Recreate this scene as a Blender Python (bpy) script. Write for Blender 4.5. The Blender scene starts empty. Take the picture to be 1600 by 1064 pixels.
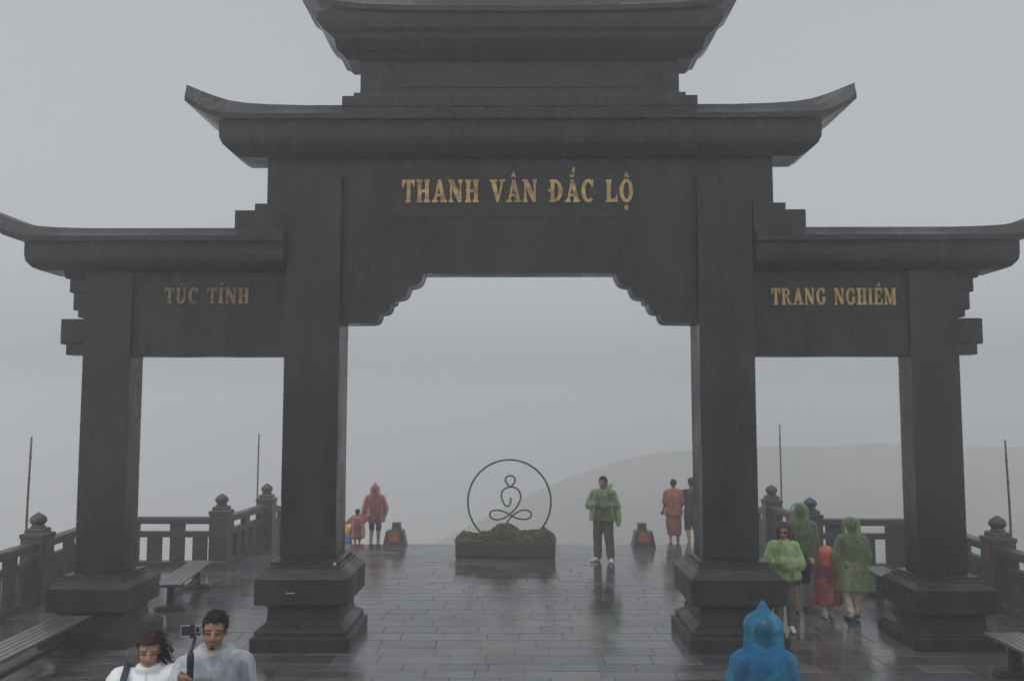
import bpy, bmesh, math, random
from mathutils import Vector, Matrix, noise
random.seed(7)
R = math.radians
scene = bpy.context.scene
COL = scene.collection

# ------------------------------------------------------------------ camera, sky, sun, exposure
cam_d = bpy.data.cameras.new('camera'); cam = bpy.data.objects.new('camera', cam_d); COL.objects.link(cam)
cam.location = (0, 0, 3.1)
cam.rotation_euler = (R(90 + 4.6476), 0, R(0.4946))
cam_d.sensor_width = 36; cam_d.lens = 36 * 1390 / 1600
cam_d.clip_start = 0.05; cam_d.clip_end = 3000
scene.camera = cam

SUN_EL, SUN_ROT = R(62), R(200)
w = bpy.data.worlds.new('World'); scene.world = w; w.use_nodes = True
nt = w.node_tree; nt.nodes.clear()
sky = nt.nodes.new('ShaderNodeTexSky'); sky.sky_type = 'NISHITA'; sky.sun_disc = False
sky.sun_elevation = SUN_EL; sky.sun_rotation = SUN_ROT
sky.air_density = 1.0; sky.dust_density = 6.0; sky.ozone_density = 1.0
hs = nt.nodes.new('ShaderNodeHueSaturation'); hs.inputs['Saturation'].default_value = 0.2
mx = nt.nodes.new('ShaderNodeMix'); mx.data_type = 'RGBA'; mx.inputs['Factor'].default_value = 0.45
mx.inputs[7].default_value = (5.2, 5.5, 5.9, 1)          # the even white of the cloud we stand in
bg = nt.nodes.new('ShaderNodeBackground'); bg.inputs['Strength'].default_value = 0.125
out = nt.nodes.new('ShaderNodeOutputWorld')
nt.links.new(sky.outputs[0], hs.inputs['Color']); nt.links.new(hs.outputs[0], mx.inputs[6])
nt.links.new(mx.outputs[2], bg.inputs['Color']); nt.links.new(bg.outputs[0], out.inputs[0])

sun_d = bpy.data.lights.new('sun', 'SUN'); sun_d.energy = 0.5; sun_d.angle = R(40); sun_d.color = (1, 0.97, 0.93)
sun = bpy.data.objects.new('sun', sun_d); COL.objects.link(sun)
sdir = Vector((math.sin(SUN_ROT) * math.cos(SUN_EL), math.cos(SUN_ROT) * math.cos(SUN_EL), math.sin(SUN_EL)))
sun.rotation_euler = (-sdir).to_track_quat('-Z', 'Y').to_euler()
sun.location = (0, 0, 60)

scene.view_settings.view_transform = 'Standard'; scene.view_settings.look = 'None'
scene.view_settings.exposure = 0.0; scene.view_settings.gamma = 1.0; scene.view_settings.use_curve_mapping = False
scene.render.engine = 'CYCLES'
scene.cycles.volume_bounces = 12; scene.cycles.max_bounces = 14; scene.cycles.transparent_max_bounces = 16
scene.cycles.use_denoising = True
scene.cycles.sample_clamp_indirect = 4.0
FOG_DENSITY = 0.0102

# ------------------------------------------------------------------ helpers
def tag(o, label=None, cat=None, group=None, kind=None):
    for k, v in (('label', label), ('category', cat), ('group', group), ('kind', kind)):
        if v: o[k] = v
    return o

def empty(name, loc=(0, 0, 0), rz=0.0, label=None, cat=None, group=None):
    o = bpy.data.objects.new(name, None); COL.objects.link(o)
    o.location = loc; o.rotation_euler = (0, 0, rz); o.empty_display_size = 0.2
    return tag(o, label, cat, group)

def link_mesh(name, me, mat, parent=None, smooth=False):
    o = bpy.data.objects.new(name, me); COL.objects.link(o)
    if mat is not None: me.materials.append(mat)
    if parent is not None: o.parent = parent
    if smooth:
        me.polygons.foreach_set('use_smooth', [True] * len(me.polygons))
    return o

def from_bm(name, bm, mat, parent=None, smooth=False, bevel=0.0):
    bmesh.ops.recalc_face_normals(bm, faces=bm.faces)
    me = bpy.data.meshes.new(name); bm.to_mesh(me); bm.free()
    o = link_mesh(name, me, mat, parent, smooth)
    if bevel:
        m = o.modifiers.new('bevel', 'BEVEL'); m.width = bevel; m.segments = 2; m.limit_method = 'ANGLE'; m.angle_limit = R(25)
    return o

def bx(bm, x0, x1, y0, y1, z0, z1):
    v = [bm.verts.new((x, y, z)) for z in (z0, z1) for x, y in ((x0, y0), (x1, y0), (x1, y1), (x0, y1))]
    for f in ((0, 3, 2, 1), (4, 5, 6, 7), (0, 1, 5, 4), (1, 2, 6, 5), (2, 3, 7, 6), (3, 0, 4, 7)):
        bm.faces.new([v[i] for i in f])

def box(name, x0, x1, y0, y1, z0, z1, mat, parent=None, bevel=0.0):
    bm = bmesh.new(); bx(bm, x0, x1, y0, y1, z0, z1)
    return from_bm(name, bm, mat, parent, bevel=bevel)

def stack(bm, rings):
    """rings: (x0, x1, y0, y1, z), bottom to top (equal z allowed for flat ledges)"""
    prev = None
    for x0, x1, y0, y1, z in rings:
        cur = [bm.verts.new(p) for p in ((x0, y0, z), (x1, y0, z), (x1, y1, z), (x0, y1, z))]
        if prev is None: bm.faces.new(cur[::-1])
        else:
            for i in range(4): bm.faces.new((prev[i], prev[(i + 1) % 4], cur[(i + 1) % 4], cur[i]))
        prev = cur
    bm.faces.new(prev)

def tube(bm, pts, r, n=8, r1=None):
    pts = [Vector(p) for p in pts]; rings = []
    up = Vector((0, 0, 1)); N = len(pts); last_u = None
    for i, p in enumerate(pts):
        t = (pts[min(i + 1, N - 1)] - pts[max(i - 1, 0)]).normalized()
        if last_u is None:
            a = up if abs(t.z) < 0.9 else Vector((0, 1, 0))
            u = t.cross(a).normalized()
        else:
            u = (last_u - t * last_u.dot(t)).normalized()
        last_u = u; v = t.cross(u)
        rr = r if r1 is None else r + (r1 - r) * i / max(1, N - 1)
        if callable(r): rr = r(i / max(1, N - 1))
        rings.append([bm.verts.new(p + (u * math.cos(k * 2 * math.pi / n) + v * math.sin(k * 2 * math.pi / n)) * rr) for k in range(n)])
    for a, b in zip(rings, rings[1:]):
        for k in range(n): bm.faces.new((a[k], a[(k + 1) % n], b[(k + 1) % n], b[k]))
    bm.faces.new(rings[0][::-1]); bm.faces.new(rings[-1])

def smooth_path(pts, sub=8, closed=False):
    P = [Vector(p) for p in pts]; n = len(P); o = []
    rng = range(n) if closed else range(n - 1)
    for i in rng:
        if closed: p0, p1, p2, p3 = P[(i - 1) % n], P[i], P[(i + 1) % n], P[(i + 2) % n]
        else: p0, p1, p2, p3 = P[max(i - 1, 0)], P[i], P[i + 1], P[min(i + 2, n - 1)]
        for k in range(sub):
            t = k / sub
            o.append(0.5 * ((2 * p1) + (-p0 + p2) * t + (2 * p0 - 5 * p1 + 4 * p2 - p3) * t * t + (-p0 + 3 * p1 - 3 * p2 + p3) * t ** 3))
    o.append(P[0] if closed else P[-1])
    return o

def lathe(bm, prof, n=16, cx=0, cy=0):
    rings = []
    for r, z in prof:
        rings.append([bm.verts.new((cx + r * math.cos(k * 2 * math.pi / n), cy + r * math.sin(k * 2 * math.pi / n), z)) for k in range(n)])
    for a, b in zip(rings, rings[1:]):
        for k in range(n): bm.faces.new((a[k], a[(k + 1) % n], b[(k + 1) % n], b[k]))
    bm.faces.new(rings[0][::-1]); bm.faces.new(rings[-1])

# ------------------------------------------------------------------ materials
def mat(name, col, rough=0.5, var=0.3, scale=6.0, bump=0.0, rscale=None, bscale=60.0, metal=0.0, coat=0.0, fleck=0.0, rvar=0.0,
        col2=None, spec=0.5, stretch=(1, 1, 1), coords='Object'):
    m = bpy.data.materials.new(name); m.use_nodes = True
    t = m.node_tree; b = t.nodes['Principled BSDF']; L = t.links.new
    b.inputs['Roughness'].default_value = rough; b.inputs['Metallic'].default_value = metal
    b.inputs['Coat Weight'].default_value = coat; b.inputs['Coat Roughness'].default_value = 0.12
    b.inputs['Specular IOR Level'].default_value = spec
    tc = t.nodes.new('ShaderNodeTexCoord'); mp = t.nodes.new('ShaderNodeMapping'); mp.inputs['Scale'].default_value = stretch
    if coords == 'World':
        geo = t.nodes.new('ShaderNodeNewGeometry'); L(geo.outputs['Position'], mp.inputs['Vector'])
    else:
        L(tc.outputs['Object'], mp.inputs['Vector'])
    n1 = t.nodes.new('ShaderNodeTexNoise'); n1.inputs['Scale'].default_value = scale; n1.inputs['Detail'].default_value = 8
    n1.inputs['Roughness'].default_value = 0.65
    L(mp.outputs[0], n1.inputs['Vector'])
    ramp = t.nodes.new('ShaderNodeValToRGB')
    ramp.color_ramp.elements[0].position = 0.3; ramp.color_ramp.elements[1].position = 0.72
    lo = [c * (1 - var) for c in col]; hi = [min(1, c * (1 + var)) for c in (col2 or col)]
    ramp.color_ramp.elements[0].color = (*lo, 1); ramp.color_ramp.elements[1].color = (*hi, 1)
    L(n1.outputs['Fac'], ramp.inputs[0]); cout = ramp.outputs[0]
    if fleck:
        n2 = t.nodes.new('ShaderNodeTexNoise'); n2.inputs['Scale'].default_value = 170; n2.inputs['Detail'].default_value = 2
        L(mp.outputs[0], n2.inputs['Vector'])
        r2 = t.nodes.new('ShaderNodeMapRange'); r2.inputs[1].default_value = 0.35; r2.inputs[2].default_value = 0.7
        r2.inputs[3].default_value = 1 - fleck; r2.inputs[4].default_value = 1 + fleck
        L(n2.outputs['Fac'], r2.inputs[0])
        mm = t.nodes.new('ShaderNodeMix'); mm.data_type = 'RGBA'; mm.blend_type = 'MULTIPLY'; mm.inputs['Factor'].default_value = 1
        L(cout, mm.inputs[6]); L(r2.outputs[0], mm.inputs[7]); cout = mm.outputs[2]
    L(cout, b.inputs['Base Color'])
    if rvar:
        n3 = t.nodes.new('ShaderNodeTexNoise'); n3.inputs['Scale'].default_value = rscale or scale * 0.7; n3.inputs['Detail'].default_value = 4
        L(mp.outputs[0], n3.inputs['Vector'])
        r3 = t.nodes.new('ShaderNodeMapRange'); r3.inputs[1].default_value = 0.35; r3.inputs[2].default_value = 0.65
        r3.inputs[3].default_value = max(0.03, rough - rvar); r3.inputs[4].default_value = rough + rvar
        L(n3.outputs['Fac'], r3.inputs[0]); L(r3.outputs[0], b.inputs['Roughness'])
    if bump:
        n4 = t.nodes.new('ShaderNodeTexNoise'); n4.inputs['Scale'].default_value = bscale; n4.inputs['Detail'].default_value = 5
        L(mp.outputs[0], n4.inputs['Vector'])
        bp = t.nodes.new('ShaderNodeBump'); bp.inputs['Strength'].default_value = bump; bp.inputs['Distance'].default_value = 0.02
        L(n4.outputs['Fac'], bp.inputs['Height']); L(bp.outputs[0], b.inputs['Normal'])
    return m

def mat_film(name, col, opacity=0.7, rough=0.3, var=0.25, scale=7.0):
    """thin translucent plastic raincoat"""
    m = mat(name, col, 0.22, var, scale, bump=0.5, bscale=16, spec=0.6, stretch=(1, 1, 0.3))
    t = m.node_tree; L = t.links.new; b = t.nodes['Principled BSDF']; o = t.nodes['Material Output']
    tr = t.nodes.new('ShaderNodeBsdfTranslucent'); L(b.inputs['Base Color'].links[0].from_socket, tr.inputs['Color'])
    m1 = t.nodes.new('ShaderNodeMixShader'); m1.inputs[0].default_value = 0.3
    L(b.outputs[0], m1.inputs[1]); L(tr.outputs[0], m1.inputs[2])
    tp = t.nodes.new('ShaderNodeBsdfTransparent'); tp.inputs['Color'].default_value = (*[0.62 + 0.38 * c / max(col) for c in col], 1)
    m2 = t.nodes.new('ShaderNodeMixShader')
    nz = t.nodes.new('ShaderNodeTexNoise'); nz.inputs['Scale'].default_value = 9; nz.inputs['Detail'].default_value = 4
    tc = t.nodes.new('ShaderNodeTexCoord'); mpp = t.nodes.new('ShaderNodeMapping'); mpp.inputs['Scale'].default_value = (1, 1, 0.3); L(tc.outputs['Object'], mpp.inputs['Vector']); L(mpp.outputs[0], nz.inputs['Vector'])
    mr = t.nodes.new('ShaderNodeMapRange'); mr.inputs[1].default_value = 0.35; mr.inputs[2].default_value = 0.65
    mr.inputs[3].default_value = max(0.05, opacity - 0.1); mr.inputs[4].default_value = min(1, opacity + 0.1)
    L(nz.outputs['Fac'], mr.inputs[0])
    lw = t.nodes.new('ShaderNodeLayerWeight'); lw.inputs['Blend'].default_value = 0.35
    ad = t.nodes.new('ShaderNodeMath'); ad.operation = 'MULTIPLY_ADD'; ad.inputs[1].default_value = 0.55; ad.use_clamp = True
    L(lw.outputs['Facing'], ad.inputs[0]); L(mr.outputs[0], ad.inputs[2]); L(ad.outputs[0], m2.inputs[0])
    L(tp.outputs[0], m2.inputs[1]); L(m1.outputs[0], m2.inputs[2]); L(m2.outputs[0], o.inputs['Surface'])
    return m

M = {}
M['granite'] = mat('granite', (0.0125, 0.013, 0.014), 0.34, 0.6, 2.6, bump=0.55, bscale=34, fleck=0.55, rvar=0.16, spec=0.28, stretch=(1, 1, 0.35), col2=(0.019, 0.019, 0.0195))
M['granite_panel'] = mat('granite_panel', (0.017, 0.0175, 0.018), 0.42, 0.5, 3, bump=0.7, bscale=22, fleck=0.45, rvar=0.12, spec=0.28)
M['rail_stone'] = mat('rail_stone', (0.04, 0.041, 0.043), 0.45, 0.35, 2.2, bump=0.25, bscale=70, fleck=0.3, rvar=0.12, coords='World')
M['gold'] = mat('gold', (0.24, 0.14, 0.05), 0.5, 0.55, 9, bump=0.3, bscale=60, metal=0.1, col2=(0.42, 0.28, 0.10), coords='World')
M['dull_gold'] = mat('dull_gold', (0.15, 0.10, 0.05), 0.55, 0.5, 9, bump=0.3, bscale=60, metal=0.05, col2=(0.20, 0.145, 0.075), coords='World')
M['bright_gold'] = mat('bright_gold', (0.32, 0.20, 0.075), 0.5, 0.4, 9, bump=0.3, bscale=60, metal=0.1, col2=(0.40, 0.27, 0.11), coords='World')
M['paving_bed'] = mat('paving_bed', (0.05, 0.051, 0.053), 0.25, 0.3, 2, coords='World')
SLABS = []
for i, c in enumerate([(0.058, 0.061, 0.066), (0.078, 0.081, 0.086), (0.040, 0.043, 0.048), (0.10, 0.102, 0.101), (0.076, 0.071, 0.063)]):
    SLABS.append(mat('paving_slate', c, (0.11, 0.15, 0.12, 0.2, 0.16)[i], 0.35, 1.7, bump=0.09, bscale=22, fleck=0.25, rvar=0.09, rscale=0.5, coat=0.0, coords='World', spec=0.65))
M['bench_wood'] = mat('bench_wood', (0.085, 0.083, 0.08), 0.3, 0.3, 5, bump=0.2, bscale=50, rvar=0.1, stretch=(1, 0.15, 1), coat=0.2)
M['bench_iron'] = mat('bench_iron', (0.022, 0.023, 0.025), 0.4, 0.3, 6)
M['red_plate'] = mat('red_plate', (0.10, 0.028, 0.02), 0.4, 0.3, 12)
M['bamboo'] = mat('bamboo', (0.09, 0.075, 0.05), 0.6, 0.35, 14)
M['hedge'] = mat('hedge', (0.055, 0.07, 0.032), 0.6, 0.6, 24, col2=(0.12, 0.12, 0.06), coords='World')
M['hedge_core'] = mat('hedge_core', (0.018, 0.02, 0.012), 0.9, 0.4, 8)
M['planter'] = mat('planter', (0.042, 0.046, 0.038), 0.6, 0.4, 5, bump=0.4, bscale=30, stretch=(1, 1, 0.3))
M['iron'] = mat('iron', (0.055, 0.056, 0.058), 0.4, 0.3, 9)
M['black_box'] = mat('black_box', (0.035, 0.035, 0.036), 0.4, 0.3, 8, bump=0.2)
M['orange'] = mat('orange', (0.15, 0.05, 0.035), 0.6, 0.6, 16, col2=(0.24, 0.075, 0.035))
M['hill'] = mat('hill', (0.065, 0.072, 0.05), 0.95, 0.45, 0.09, col2=(0.10, 0.10, 0.075), coords='World')
M['skin'] = mat('skin', (0.36, 0.2, 0.135), 0.42, 0.12, 14)
M['skin_dark'] = mat('skin_dark', (0.27, 0.145, 0.095), 0.42, 0.12, 14)
M['hair'] = mat('hair', (0.012, 0.01, 0.009), 0.65, 0.4, 40, bump=0.6, bscale=60, stretch=(1, 1, 0.2), spec=0.2)
M['hair_brown'] = mat('hair_brown', (0.032, 0.015, 0.012), 0.65, 0.4, 40, bump=0.6, bscale=60, stretch=(1, 1, 0.2), spec=0.2)
M['hair_red'] = mat('hair_red', (0.10, 0.028, 0.016), 0.65, 0.4, 40, bump=0.6, bscale=60, stretch=(1, 1, 0.2), spec=0.2)
M['lip'] = mat('lip', (0.20, 0.095, 0.075), 0.4, 0.1, 20)
M['eye_dark'] = mat('eye_dark', (0.012, 0.009, 0.008), 0.2, 0.1, 20)
M['eye_white'] = mat('eye_white', (0.62, 0.6, 0.57), 0.25, 0.05, 20)
M['puffer'] = mat('puffer', (0.74, 0.76, 0.78), 0.5, 0.06, 6, bump=0.2, bscale=18)
M['navy'] = mat('navy', (0.014, 0.02, 0.05), 0.6, 0.2, 20)
M['dark_cloth'] = mat('dark_cloth', (0.022, 0.023, 0.026), 0.8, 0.3, 12, bump=0.3, bscale=25)
M['blue_shirt'] = mat('blue_shirt', (0.05, 0.065, 0.12), 0.8, 0.3, 9, bump=0.3, bscale=20)
M['blue_under'] = mat('blue_under', (0.02, 0.03, 0.07), 0.8, 0.5, 6, bump=0.3, bscale=20, col2=(0.07, 0.04, 0.09))
M['olive'] = mat('olive', (0.092, 0.092, 0.056), 0.8, 0.25, 10, bump=0.4, bscale=16)
M['cream'] = mat('cream', (0.42, 0.36, 0.29), 0.75, 0.2, 10, bump=0.4, bscale=16)
M['white_shoe'] = mat('white_shoe', (0.62, 0.62, 0.6), 0.5, 0.12, 14)
M['black_shoe'] = mat('black_shoe', (0.018, 0.018, 0.019), 0.4, 0.3, 14)
M['monk_robe'] = mat('monk_robe', (0.26, 0.085, 0.055), 0.75, 0.25, 8, bump=0.5, bscale=12, stretch=(1, 1, 0.3))
M['monk_skirt'] = mat('monk_skirt', (0.19, 0.068, 0.042), 0.75, 0.25, 8, bump=0.5, bscale=12, stretch=(1, 1, 0.3))
M['film_white'] = mat_film('film_white', (0.74, 0.77, 0.82), 0.34, 0.28)
M['film_blue'] = mat_film('film_blue', (0.05, 0.36, 0.60), 0.28, 0.25)
M['film_green'] = mat_film('film_green', (0.28, 0.36, 0.18), 0.42, 0.28)
M['film_lime'] = mat_film('film_lime', (0.48, 0.70, 0.30), 0.5, 0.3)
M['film_red'] = mat_film('film_red', (0.50, 0.16, 0.145), 0.45, 0.3)
M['film_crimson'] = mat_film('film_crimson', (0.32, 0.085, 0.08), 0.45, 0.3)
M['hood_red'] = mat('hood_red', (0.55, 0.10, 0.07), 0.45, 0.2, 12)
M['hood_lime'] = mat_film('hood_lime', (0.42, 0.55, 0.12), 0.6, 0.3)
M['glass_dark'] = mat('glass_dark', (0.008, 0.008, 0.009), 0.08, 0.1, 10)
M['phone'] = mat('phone', (0.02, 0.021, 0.024), 0.2, 0.1, 10)
M['phone_rim'] = mat('phone_rim', (0.55, 0.55, 0.56), 0.3, 0.1, 10, metal=0.6)
M['yellow'] = mat('yellow', (0.60, 0.38, 0.05), 0.6, 0.2, 10)
M['bag_blue'] = mat('bag_blue', (0.05, 0.2, 0.4), 0.6, 0.2, 10)
M['paper'] = mat('paper', (0.3, 0.3, 0.29), 0.7, 0.1, 20)

# ------------------------------------------------------------------ setting: terrain
RIDGE = [(-114, -52), (-61, -40), (-17.9, -24.5), (6.5, -11.7), (25.5, -5.9), (37.6, -4.7), (52.4, -4.05), (80, -3.7), (106, -4.3), (150, -5.6), (209, -8.5), (360, -26)]
def hill_ridge(x):
    def lin(u):
        if u <= RIDGE[0][0]: return RIDGE[0][1] + (u - RIDGE[0][0]) * 0.3
        for (a, za), (b, zb) in zip(RIDGE, RIDGE[1:]):
            if u <= b: return za + (zb - za) * (u - a) / (b - a)
        return RIDGE[-1][1]
    z = sum(lin(x + d) * wgt for d, wgt in ((-9, 1), (-6, 2), (-3, 3), (0, 4), (3, 3), (6, 2), (9, 1))) / 16
    return z + 0.7 * noise.noise(Vector((x * 0.06, 2.2, 0))) + 0.25 * noise.noise(Vector((x * 0.27, 5.1, 0)))

def terrain_z(x, y):
    base = -135 + 2.5 * noise.noise(Vector((x * 0.012, y * 0.012, 3)))
    near = -3.2 - 0.9 * max(0, math.hypot(max(0, abs(x) - 8.5), max(0, y - 24, -6 - y)))      # the mound the plaza stands on
    d = abs(y - 190); r = hill_ridge(x)
    h = r - (0.33 * d if y < 190 else 0.22 * d) - 0.004 * d * d * (0 if y < 190 else 1)
    rough = noise.fractal(Vector((x * 0.07, y * 0.035, 1.3)), 1.0, 2.0, 4)
    gul = abs(noise.noise(Vector((x * 0.11 + y * 0.03, y * 0.012, 7.7))))
    h += 0.9 * rough * min(1, d / 12 + 0.12) - 2.4 * gul * min(1, d / 18)
    return max(base, near, h)

me = bpy.data.meshes.new('hillside'); vs = []; fs = []
xs = [-320 + 8 * i for i in range(27)] + [-104 + 2.0 * i for i in range(132)] + [160 + 8 * i for i in range(21)]
ys = [-160 + 8 * i for i in range(18)] + [-16 + 2.0 * i for i in range(116)] + [216 + 8 * i for i in range(15)]
for y in ys:
    for x in xs: vs.append((x, y, terrain_z(x, y)))
W = len(xs)
for j in range(len(ys) - 1):
    for i in range(W - 1):
        a = j * W + i; fs.append((a, a + 1, a + 1 + W, a + W))
me.from_pydata(vs, [], fs)
tag(link_mesh('hillside', me, M['hill'], smooth=True), kind='structure')

# ------------------------------------------------------------------ setting: plaza, slabs, stairs
EDGE = 21.42
plaza = empty('plaza'); tag(plaza, kind='structure')
bm = bmesh.new()
bx(bm, -8.7, 8.7, -6, 18.45, -3.4, -0.012)
bx(bm, -6.3, 6.3, 18.45, EDGE, -3.4, -0.012)
from_bm('paving_bed', bm, M['paving_bed'], plaza)
cand = []
y = 8.95
while y < EDGE - 0.02:
    depth = random.choice((0.30, 0.36, 0.36, 0.40))
    if EDGE - 0.02 - (y + depth) < 0.15: depth = EDGE - 0.004 - y
    lim = 8.68 if y + depth < 18.45 else 6.28
    x = -lim + random.uniform(-0.5, 0)
    while x < lim:
        ln = random.choice((0.45, 0.6, 0.6, 0.75, 0.9))
        a, b = max(x, -lim), min(x + ln, lim)
        if lim - b < 0.2: b = lim; ln = b - x + 1e-3
        if b - a > 0.08: cand.append((a, b, y, y + depth))
        x += ln
    y += depth
def slab_visible(c):
    xm, ym = (c[0] + c[1]) / 2, (c[2] + c[3]) / 2
    return ym > 10.0 and abs(xm) < 0.60 * ym
cand.sort(key=lambda c: (not slab_visible(c), (c[2] + c[3]) ** 2 / ((c[1] - c[0]) + 0.001)))
slab_cache = {}
def slab_mesh(wd, dp, k):
    key = (round(wd, 2), round(dp, 2), k)
    if key in slab_cache: return slab_cache[key]
    bm = bmesh.new(); g = 0.0036
    hx, hy = wd / 2 - g, dp / 2 - g
    stack(bm, [(-hx, hx, -hy, hy, -0.03), (-hx, hx, -hy, hy, -0.004), (-hx + 0.005, hx - 0.005, -hy + 0.005, hy - 0.005, 0)])
    bmesh.ops.recalc_face_normals(bm, faces=bm.faces)
    me = bpy.data.meshes.new('slab'); bm.to_mesh(me); bm.free(); me.materials.append(SLABS[k]); slab_cache[key] = me
    return me
rest = [bmesh.new() for _ in SLABS]
for i, (x0, x1, y0, y1) in enumerate(cand):
    k = random.choice((0, 0, 1, 1, 2, 3, 4)) ; tz = random.uniform(-0.0015, 0.0015)
    rot = (R(random.gauss(0, 0.16)), R(random.gauss(0, 0.16)), 0)
    c = ((x0 + x1) / 2, (y0 + y1) / 2, tz)
    if i < 296:
        o = bpy.data.objects.new('slab', slab_mesh(x1 - x0, y1 - y0, k)); COL.objects.link(o)
        o.parent = plaza; o.location = c; o.rotation_euler = rot
    else:
        bm = rest[k]; n0 = len(bm.verts); g = 0.0036; hx, hy = (x1 - x0) / 2 - g, (y1 - y0) / 2 - g
        stack(bm, [(-hx, hx, -hy, hy, -0.03), (-hx, hx, -hy, hy, -0.004), (-hx + 0.005, hx - 0.005, -hy + 0.005, hy - 0.005, 0)])
        bm.verts.ensure_lookup_table()
        bmesh.ops.transform(bm, matrix=Matrix.Translation(c) @ Matrix.Rotation(rot[0], 4, 'X') @ Matrix.Rotation(rot[1], 4, 'Y'), verts=bm.verts[n0:])
big = bpy.data.meshes.new('far_slabs'); bmj = bmesh.new()
for k, bm in enumerate(rest):
    n0 = len(bmj.faces); tmp = bpy.data.meshes.new('tmp'); bm.to_mesh(tmp); bm.free(); bmj.from_mesh(tmp); bpy.data.meshes.remove(tmp)
    bmj.faces.ensure_lookup_table()
    for f in bmj.faces[n0:]: f.material_index = k
    big.materials.append(SLABS[k])
bmesh.ops.recalc_face_normals(bmj, faces=bmj.faces); bmj.to_mesh(big); bmj.free()
tag(link_mesh('far_slabs', big, None, plaza), kind='stuff')

stairs = empty('stairs'); tag(stairs, kind='structure')
for i in range(9):
    y0 = EDGE + 0.004 + i * 0.9; z1 = -0.16 * (i + 1)
    box('step', -5.9, 5.9, y0, y0 + 0.9, -3.6, z1, SLABS[i % 3], stairs, bevel=0.01)

# ------------------------------------------------------------------ the gate
GY = 12.54
gate = empty('stone_gate', (0, GY, 0), 0, 'big dark stone gate with three openings, tiered upturned roofs and gold lettering', 'gate')
G = M['granite']
def gstack(name, rings, parent=gate, mat_=G, bevel=0.008):
    bm = bmesh.new(); stack(bm, rings); return from_bm(name, bm, mat_, parent, bevel=bevel)
def blocks(core, cx, hx, hy, z0, z1, n):
    for i in range(n):
        a, b = z0 + (z1 - z0) * i / n, z0 + (z1 - z0) * (i + 1) / n
        j = random.uniform(-0.0012, 0.0012)
        gstack('stone_block', [(cx - hx + j, cx + hx + j, -hy + j, hy + j, a + 0.003), (cx - hx + j, cx + hx + j, -hy + j, hy + j, b - 0.003)], core, bevel=0.005)
def cring(cx, hx, hy, z): return (cx - hx, cx + hx, -hy, hy, z)

for cx in (-2.872, 2.852):                                   # inner columns
    c = gstack('column', [cring(cx, 0.368, 0.316, 1.10), cring(cx, 0.368, 0.316, 6.395)])
    blocks(c, cx, 0.378, 0.326, 1.136, 6.40, 7)
    gstack('pedestal', [cring(cx, 0.648, 0.735, -0.01), cring(cx, 0.648, 0.735, 0.178), cring(cx, 0.60, 0.685, 0.185), cring(cx, 0.60, 0.685, 0.255),
        cring(cx, 0.485, 0.56, 0.336), cring(cx, 0.465, 0.54, 0.50), cring(cx, 0.485, 0.56, 0.555), cring(cx, 0.61, 0.69, 0.594), cring(cx, 0.61, 0.69, 0.926),
        cring(cx, 0.49, 0.57, 1.034), cring(cx, 0.49, 0.57, 1.064), cring(cx, 0.455, 0.50, 1.068), cring(cx, 0.455, 0.50, 1.122), cring(cx, 0.40, 0.35, 1.135)], c)
for cx in (-5.76, 5.745):                                    # outer columns
    c = gstack('column', [cring(cx, 0.322, 0.21, 0.89), cring(cx, 0.322, 0.21, 5.10)])
    blocks(c, cx, 0.331, 0.22, 0.921, 5.082, 6)
    gstack('pedestal', [cring(cx, 0.585, 0.62, -0.01), cring(cx, 0.585, 0.62, 0.16), cring(cx, 0.55, 0.585, 0.165), cring(cx, 0.55, 0.585, 0.20),
        cring(cx, 0.44, 0.46, 0.25), cring(cx, 0.42, 0.44, 0.385), cring(cx, 0.44, 0.46, 0.43), cring(cx, 0.54, 0.546, 0.466), cring(cx, 0.54, 0.546, 0.768),
        cring(cx, 0.45, 0.43, 0.843), cring(cx, 0.45, 0.43, 0.872), cring(cx, 0.415, 0.38, 0.876), cring(cx, 0.415, 0.38, 0.913), cring(cx, 0.35, 0.24, 0.92)], c)

# centre lintel with the scalloped brackets: outline extruded in depth
half = [(0, 5.049), (1.337, 5.049)]
def scallop(p, q, bulge, n=7):
    p, q = Vector(p), Vector(q); d = q - p; nrm = Vector((-d.y, d.x)).normalized()
    o = []
    for k in range(1, n + 1):
        t = k / n; o.append(tuple(p + d * t + nrm * bulge * math.sin(math.pi * t)))
    return o
pr = (1.345, 5.03)
half.append(pr)
for q, b in (((1.545, 4.862), -0.055), ((1.742, 4.69), -0.06), ((1.80, 4.618), -0.025), ((1.955, 4.482), -0.05), ((2.112, 4.345), -0.055)):
    half += scallop(pr, q, b); pr = q
half += [(2.50, 4.339)]
outline = [(-x, z) for x, z in reversed(half[1:])] + half + [(2.50, 6.70), (-2.50, 6.70)]
def extrude_outline(name, pts, y0, y1, mat_, parent, bevel=0.0):
    bm = bmesh.new()
    a = [bm.verts.new((x, y0, z)) for x, z in pts]; b = [bm.verts.new((x, y1, z)) for x, z in pts]; n = len(pts)
    bm.faces.new(a); bm.faces.new(b[::-1])
    for i in range(n): bm.faces.new((a[i], b[i], b[(i + 1) % n], a[(i + 1) % n]))
    return from_bm(name, bm, mat_, parent, bevel=bevel)
extrude_outline('lintel', outline, -0.19, 0.19, G, gate)
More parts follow.
